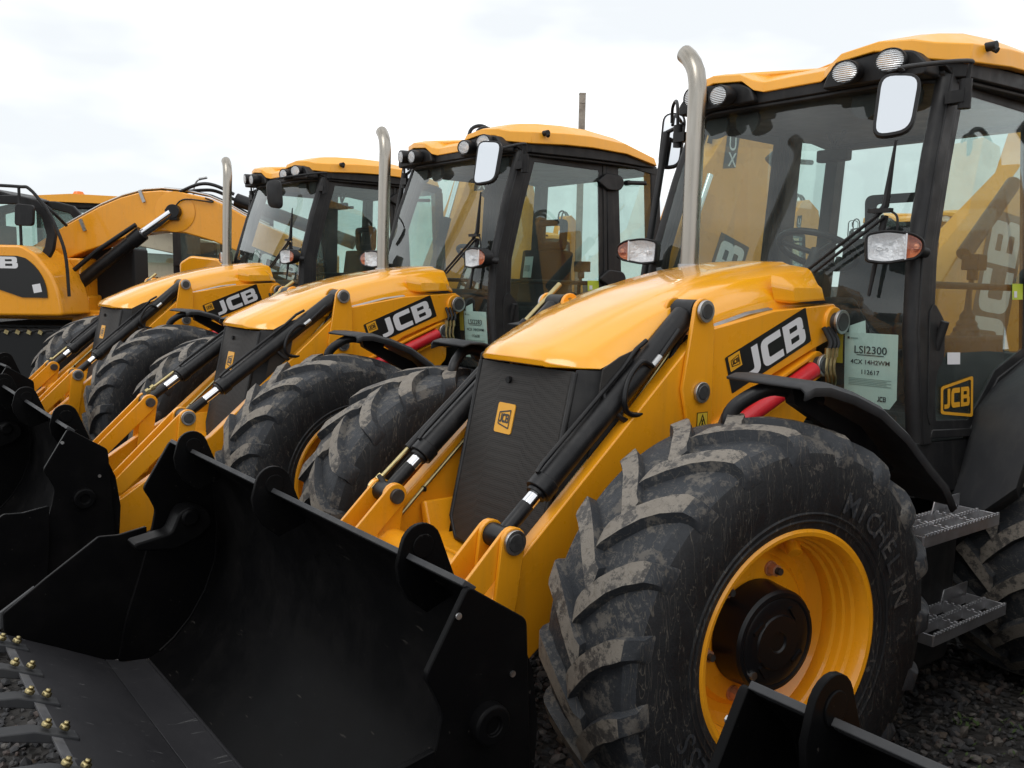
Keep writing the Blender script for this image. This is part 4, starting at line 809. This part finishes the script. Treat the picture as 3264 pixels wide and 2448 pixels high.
# ------------------------------------------------------------------ the row of loaders
GRP = 'yellow backhoe loaders parked side by side in the front row'
m1 = loader('a', (0, 0, 0), 0, 'large backhoe loader at front right with the LSI2300 notice, muddy tyre and open shovel', GRP,
            dict(steer=R(-7), notice=('LSI2300', '4CX 14H2WM', '112617'), boom='low', spin=.05, lamp=(32, 27)))
m2 = loader('b', (-.0239, -3.0106, -.0257), -.0056, 'middle yellow backhoe loader, under the second exhaust stack from the right', GRP,
            dict(steer=R(2), notice=('LSI2283', '4CX 14H2WM', '112638'), bdx=.245, bdz=-.02, F=(.736, 1.028), spin=.2, lamp=(4, 14), mpos=(-1.10, .86, 2.62), msc=1.15, yb=.40, btop=-.32, bsh=.15))
m3 = loader('c', (.0868, -5.8276, .002), .043, 'third yellow backhoe loader, furthest back of the row, beside the tracked excavator boom', GRP,
            dict(steer=R(2), bdx=.03, F=(.646, .986), near_mirror='back', spin=.11))
m0 = loader('d', (-.62, 2.89, -.01), 0, 'nearest backhoe loader, only the corner of its black shovel showing at bottom right', GRP,
            dict(boom='low', ear_y=.93, bdx=.49, F=(.83, 1.055), steer=R(20)))
# rear row, seen through the cab windows
for i, (x, y, rz, lb) in enumerate(((-9.3, -4.4, .12, 'backhoe loader in the rear row seen through the windscreen of the nearest cab'),
                                    (-9.6, -8.2, .05, 'backhoe loader in the rear row seen through the side window of the middle cab'),
                                    (-9.9, -14.6, .30, 'distant backhoe loader in the rear row seen through the cab door of the third loader'))):
    c = copy_tree(m3 if i else m2); c.location = (x, y, 0); c.rotation_euler = (0, 0, rz); tag(c, lb, group='backhoe loaders in the rear row')

# ------------------------------------------------------------------ background machines (frame: along the view's right, and away)
RX, HX = V(-.7923, .6101, 0), V(-.6101, -.7923, 0); YAWB = math.atan2(RX.y, RX.x)
def spot(lat, dep): p = V(CAM.x, CAM.y, 0)+RX*lat+HX*dep; return (p.x, p.y, 0)
# local axes of these things: +x to the right of the view, +y away from the viewer
# tracked excavator
ex = empty('tracked_excavator', spot(-6.0, 12.0), YAWB+math.pi*0); tag(ex, 'tracked yellow excavator with a big curved boom at the left edge, standing behind the row', 'excavator')
def ep(pts, off=0):
    k_ = (12+off)/12; return [(a*k_+6.0, 1.854+(z-1.854)*k_) for a, z in pts]
def e3(x, off, z): k_ = (12+off)/12; return ((x-6.0)*k_+6.0, AW*off, 1.854+(z-1.854)*k_)
# YAWB frame: x along RX, local y = rotate x by +90deg -> points toward viewer or away?
yl = V(-math.sin(YAWB), math.cos(YAWB), 0); AW = 1 if yl.dot(HX) > 0 else -1     # AW*y = away
mb = MB(); top = [(-6.33, 2.11), (-5.85, 2.41), (-5.38, 2.67), (-5.1, 2.79), (-4.82, 2.87), (-4.58, 2.89), (-4.31, 2.87), (-3.99, 2.81), (-3.72, 2.70), (-3.54, 2.60), (-3.2, 2.45), (-2.35, 2.10)]
bot = [(-2.35, 1.60), (-3.0, 1.85), (-3.54, 2.10), (-3.91, 2.25), (-4.28, 2.35), (-4.56, 2.37), (-4.93, 2.32), (-5.21, 2.22), (-5.59, 2.09), (-6.09, 1.89), (-6.5, 1.6)]
mb.prism(ep(top+bot), AW*-.05, AW*.35); bm_ = mb.build('boom', 'yellow_paint', ex, 35, .015)
mb = MB(); tp = ep(top[:-1])
for k in range(3): mb.tube([(a+.0, AW*(.02+.08*k), z+.035) for a, z in tp[1:]], .020 if k else .012, 8, m=1 if k else 0)
for (a, z) in ((tp[1][0]+.25, tp[1][1]+.08), (tp[4][0], tp[4][1]), (tp[8][0], tp[8][1])): mb.box((a, AW*-.06, z-.06), (.04, .03, .16), Matrix.Rotation(R(-20), 3, 'Y'))
mb.tube(smoothpath([(2.0, AW*-.07, 2.80), (2.1, AW*-.08, 2.75), (1.75, AW*-.08, 2.78), (1.63, AW*-.09, 2.70), (1.62, AW*-.09, 2.62)]), .010, 6, m=1); mb.build('boom_pipe', ['zinc', 'black_paint'], bm_, 35)
mb = MB()
for o_ in (0, .07): mb.tube(smoothpath([(1.65, AW*o_, 2.88), (1.9, AW*o_, 2.98-o_), (2.1, AW*o_, 2.97-o_), (2.35, AW*o_, 2.86-o_)]), .022, 8)
mb.cyl((2.35, AW*.1, 2.80), (3.9, AW*.1, 2.26), .085, 20); mb.build('dipper_ram', 'black_paint', ex, 35)
mb = MB(); O = V(2.50, AW*-.054, 1.99); U = V(.66, 0, -.26); W_ = V(.05, 0, .20); quad(mb, O-U*.05-W_*.1, U*1.1, W_*1.2, 0); place(mb, JCB, O+V(0, AW*-.003, 0), U*(1/JW), W_, 1); mb.build('boom_decal', ['decal_black', 'decal_white'], bm_, 0)
mb = MB(); mb.lathe([(-.01*AW, .26), (-.012*AW, .25), (-.012*AW, 0)], (1.6, AW*-.05, 2.62), 40); mb.build('boom_boss', 'yellow_paint', bm_, 35)
mb = MB(); mb.cyl((1.6, AW*-.16, 2.62), (1.6, AW*-.05, 2.62), .09, 24); mb.box((1.58, AW*-.10, 2.58), (.16, .10, .14)); mb.cyl((1.10, AW*-.12, 2.26), (.0, AW*-.12, 1.40), .085, 28); mb.cyl((1.20, AW*-.12, 2.34), (1.05, AW*-.12, 2.22), .10, 28)
mb.tube([(1.15, AW*-.2, 2.44), (.65, AW*-.22, 2.1), (.1, AW*-.22, 1.65)], .03, 10)
mb.build('boom_cylinder', 'black_paint', ex, 35, .006)
mb = MB(); mb.cyl((1.15, AW*-.12, 2.30), (1.58, AW*-.12, 2.60), .06, 24); mb.build('cylinder_rod', 'chrome', ex, 35)
mb = MB(); mb.prism(ep(rpoly([(-8.2, 2.16), (-6.45, 2.16), (-6.27, 2.05), (-6.06, 1.78), (-5.98, 1.56), (-5.93, 1.24), (-8.2, 1.22)], .06), -.9), AW*-.9, AW*-.15); mb.box((-.9, AW*.5, 1.6), (2.6, 1.3, .8)); mb.box((.15, AW*.2, 1.38), (.6, .6, .28)); mb.build('upper_body', 'yellow_paint', ex, 35, .03, seg=3)
mb = MB(); mb.prism(ep(arc((-6.70, 1.50), .58, 58, -2, 8)+[(-6.45, 1.48), (-7.0, 1.66), (-7.3, 1.75), (-7.3, 2.02), (-6.5, 2.02)], -.9), AW*-.915, AW*-.903)
ly = AW*-.918
vs, fs = JCB; mb.add([((a/JW*.62-.62), ly, 1.855+b*.14) for a, b in vs], fs, 1)
quad(mb, (.18, ly, 1.56), (.10, 0, .02), (-.02, 0, .10), 1); mb.build('body_decal', ['decal_black', 'decal_white'], ex, 0)
cabo = empty('operator_cab', (0, 0, 0), 0, ex)
cbp = ep([(-7.3, 1.55), (-7.3, 2.70), (-6.9, 2.80), (-6.45, 2.80), (-6.20, 2.74), (-6.05, 2.58), (-5.98, 2.30), (-6.02, 2.1), (-6.3, 1.6)], -.6); ci = inset(cbp, .11); n = len(cbp)
mb = MB()
for yy, y2 in ((-.62, -.55), (.30, .37)):
    a, b = AW*yy, AW*y2
    vs = [(p[0], a, p[1]) for p in cbp]+[(p[0], a, p[1]) for p in ci]+[(p[0], b, p[1]) for p in cbp]+[(p[0], b, p[1]) for p in ci]; fs = []
    for i in range(n):
        j = (i+1) % n; fs += [(i, j, n+j, n+i), (2*n+i, 2*n+j, 3*n+j, 3*n+i), (i, j, 2*n+j, 2*n+i), (n+i, n+j, 3*n+j, 3*n+i)]
    mb.add(vs, fs)
mb.prism(ep([(-7.3, 2.66), (-6.45, 2.78), (-6.22, 2.72), (-6.22, 2.76), (-6.45, 2.83), (-7.3, 2.83)]), AW*-.60, AW*.36); mb.box((-.4, AW*-.1, 1.75), (.9, .8, .35)); mb.box((-.65, AW*-.1, 2.1), (.16, .5, .6)); mb.build('cab_shell', 'plastic_black', cabo, 35, .012)
mb = MB(); mb.prism(ci, AW*-.60, AW*-.595); mb.prism(ci, AW*.33, AW*.335); mb.build('cab_glass', 'tinted_glass', cabo, 0)
mb = MB(); mb.tube(smoothpath([e3(x_, -.75, z_) for x_, z_ in ((-1.0, 2.93), (-.45, 2.91), (-.30, 2.88), (-.10, 2.64), (.02, 2.4), (.13, 2.05), (.16, 1.5))]), .02, 10); mb.tube([e3(-.44, -.75, 2.90), e3(-.44, -.75, 2.1)], .018, 8); mb.tube(smoothpath([e3(-.2, -.55, 2.75), e3(-.02, -.6, 2.6), e3(.16, -.4, 2.42)]), .02, 8); mb.build('hand_rail', 'plastic_black', ex, 35)
mb = MB(); mb.prism(rpoly([(p_[0]-6.0+6.0, p_[1]) for p_ in [(e3(-.50, -.8, 2.40)[0], 2.37), (e3(-.26, -.8, 2.4)[0], 2.37), (e3(-.24, -.8, 2.4)[0], 2.62), (e3(-.48, -.8, 2.4)[0], 2.64)]], .05), AW*-.84, AW*-.78); mb.build('mirror', 'plastic_black', ex, 35, .01)
mb = MB(); mb.prism(rpoly([(-2.6, 1.02), (-2.3, 1.1), (2.4, 1.1), (2.9, .8), (2.7, .25), (2.2, .05), (-2.2, .05), (-2.7, .3)], .15), AW*-1.15, AW*-.55); mb.prism(rpoly([(-2.6, 1.0), (2.4, 1.08), (2.9, .8), (2.7, .25), (2.2, .05), (-2.2, .05), (-2.7, .3)], .15), AW*.75, AW*1.35); mb.box((0, AW*.1, .9), (1.6, 1.3, .5))
for k in range(36): mb.box((-2.3+k*.135, AW*-.85, 1.11), (.05, .62, .035))
mb.build('track', 'dark_interior', ex, 35, .01)
mb = MB()
for k in range(20): mb.box((-2.2+k*.135, AW*-1.16, 1.10), (.05, .02, .045), Matrix.Rotation(R(25), 3, 'Y'))
mb.build('track_shoe', 'gold_zinc', ex, 0)
mb = MB(); mb.box((.65, AW*.1, 1.22), (.8, .5, .22)); mb.cyl((.55, AW*-.2, 1.22), (.55, AW*-.13, 1.22), .07, 16); mb.build('boom_foot', 'yellow_paint', ex, 35, .02)
mb = MB(); mb.box((.45, AW*.55, 1.6), (.9, .5, 1.1)); mb.build('side_tank', 'dark_interior', ex, 35, .03)
# small machines under the boom
def far_thing(name, lat, dep, label, cat): 
    e = empty(name, spot(lat, dep), YAWB); tag(e, label, cat); return e
te = far_thing('telehandler', -5.2, 16.0, 'cream telehandler standing behind the curved excavator boom', 'telehandler')
mb = MB(); mb.prism(rpoly([(-2.0, .9), (1.2, .9), (1.2, 1.5), (.2, 2.1), (-2.0, 2.2)], .08), 0, AW*1.2); mb.build('body', 'cream_paint', te, 35, .03)
mb = MB(); mb.prism([(-1.4, 2.3), (1.6, 1.7), (1.6, 2.05), (-1.4, 2.65)], AW*-.2, AW*.1); mb.build('boom', 'cream_paint', te, 35, .02)
mb = MB(); mb.box((-.2, AW*-.3, 2.15), (.6, .12, .4)); mb.box((.8, AW*-.1, 1.8), (.5, .2, .5)); mb.tube([(-1.5, AW*-.3, 2.7), (.2, AW*-.3, 2.4), (.3, AW*-.3, 1.3)], .05); mb.tube([(-.2, AW*-.4, 1.2), (-.4, AW*-.4, 2.0)], .04); mb.build('engine_cover', 'plastic_black', te, 35, .02)
for a in (-1.4, .8):
    mb = MB(); mb.cyl((a, AW*-.15, .55), (a, AW*.25, .55), .55, 28); mb.build('wheel', 'rubber', te, 35, .03)
sk = far_thing('skid_steer_loader', -4.75, 14.6, 'compact black cabbed loader with a small yellow engine box, seen below the excavator boom', 'loader')
mb = MB()
for sx in (-.45, .75): mb.box((sx, 0, 1.9), (.12, .9, 1.9))
mb.box((.15, 0, 1.45), (1.3, .9, 1.0)); mb.box((.15, 0, 2.68), (1.3, 1.0, .10)); mb.box((.15, 0, 1.98), (1.25, .95, .08)); mb.box((.9, 0, 1.5), (1.4, .8, .7)); mb.prism(rpoly([(-1.5, 1.45), (-1.3, 1.62), (-.5, 1.66), (.1, 1.6), (.1, 1.5), (-.5, 1.52)], .03), AW*-.9, AW*-.4); mb.build('cab', 'plastic_black', sk, 35, .02)
mb = MB(); mb.prism(rpoly([(-.43, 2.0), (-.43, 2.6), (.7, 2.6), (.7, 2.0)], .03), AW*-.44, AW*-.435); mb.build('cab_window', 'tinted_glass', sk, 0)
mb = MB(); mb.prism(rpoly([(-.22, 1.3), (-.22, 1.98), (-.05, 2.09), (.36, 2.05), (.44, 1.95), (.44, 1.3)], .05), AW*-1.0, AW*-.5); mb.build('engine_box', 'yellow_gloss', sk, 35, .03); mb = MB(); mb.prism(rpoly([(-1.1, 1.3), (-.95, 1.3), (-.95, 1.75), (-1.08, 1.85), (-1.12, 1.8)], .02), AW*-1.0, AW*-.8); mb.build('guard_plate', 'yellow_gloss', sk, 35, .03)
mb = MB(); vs, fs = JCB; yq = AW*-1.003; quad(mb, (-.17, yq, 1.63), (.26, 0, 0), (0, 0, .17), 0); mb.add([(-.155+a/JW*.23, yq-AW*.002, 1.655+b*.12) for a, b in vs], fs, 1); quad(mb, (.15, yq, 1.60), (.10, 0, 0), (0, 0, .17), 0); mb.build('box_decal', ['decal_black', 'decal_white'], sk, 0)
for a in (-.5, .7):
    mb = MB(); mb.cyl((a, AW*-.75, .45), (a, AW*-.4, .45), .45, 28); mb.build('wheel', 'rubber', sk, 35, .03)
bc = far_thing('wheeled_loader', -7.3, 16.5, 'orange roofed black cab with a beacon, half hidden behind the excavator cab', 'loader')
mb = MB()
for sx in (-.9, .4, 1.6): mb.box((sx, 0, 2.2), (.12, 1.2, 1.6))
mb.box((.35, 0, 1.2), (2.6, 1.4, 1.1)); mb.prism(rpoly([(-1.0, 2.9), (-1.0, 3.05), (1.3, 3.05), (1.62, 2.95), (1.7, 2.75), (1.7, 2.0), (1.6, 2.0), (1.55, 2.75), (1.2, 2.9)], .03), -.6, .6); mb.build('cab', 'plastic_black', bc, 35, .02)
mb = MB(); mb.prism(rpoly([(-1.3, 3.08), (-.3, 3.14), (.8, 3.10), (1.35, 3.0), (1.3, 2.96), (-1.3, 3.02)], .02), -.7, .7); mb.build('roof', 'roof_yellow', bc, 35, .02)
mb = MB(); mb.prism([(-.85, 2.0), (-.85, 2.9), (1.55, 2.85), (1.55, 2.0)], AW*-.6, AW*-.595); mb.build('cab_window', 'tinted_glass', bc, 0)
mb = MB(); mb.lathe([(0, .11), (.08, .10), (.13, .07), (.14, 0)], (-.35, AW*-.3, 3.08), 20, ax='z'); mb.build('beacon', 'orange_beacon', bc, 35)
for a in (-.6, 1.2):
    mb = MB(); mb.cyl((a, AW*-.9, .6), (a, AW*-.4, .6), .6, 28); mb.build('wheel', 'rubber', bc, 35, .03)
# street lamp and the bare post above the cab roofs
p = spot(-8.70, 25); e = empty('street_lamp', p, YAWB); tag(e, 'slim grey street lamp with one bent head rising above the excavator boom', 'street lamp')
mb = MB(); mb.tube([(0, 0, 0), (0, 0, 3.9)], .045, 10); mb.tube(smoothpath([(0, 0, 3.9), (.03, 0, 4.15), (.12, 0, 4.3), (.2, 0, 4.33)]), .025, 8); mb.build('lamp_post', 'zinc', e, 35)
mb = MB(); mb.box((.27, 0, 4.36), (.22, .12, .06), Matrix.Rotation(R(-12), 3, 'Y')); mb.build('lamp_head', 'zinc', e, 35, .02)
p = spot(1.745, 25); mb = MB(); mb.box((0, 0, 3.36), (.17, .17, 6.72)); mb.box((0, 0, 6.74), (.18, .18, .04)); mb.cyl((-.08, AW*-.09, 6.5), (.08, AW*-.09, 6.5), .012)
o = mb.build('concrete_post', 'concrete_post', None, 35, .01); o.location = p; o.rotation_euler = (0, 0, YAWB); tag(o, 'weathered square concrete post standing up behind the middle cab roof', 'post')
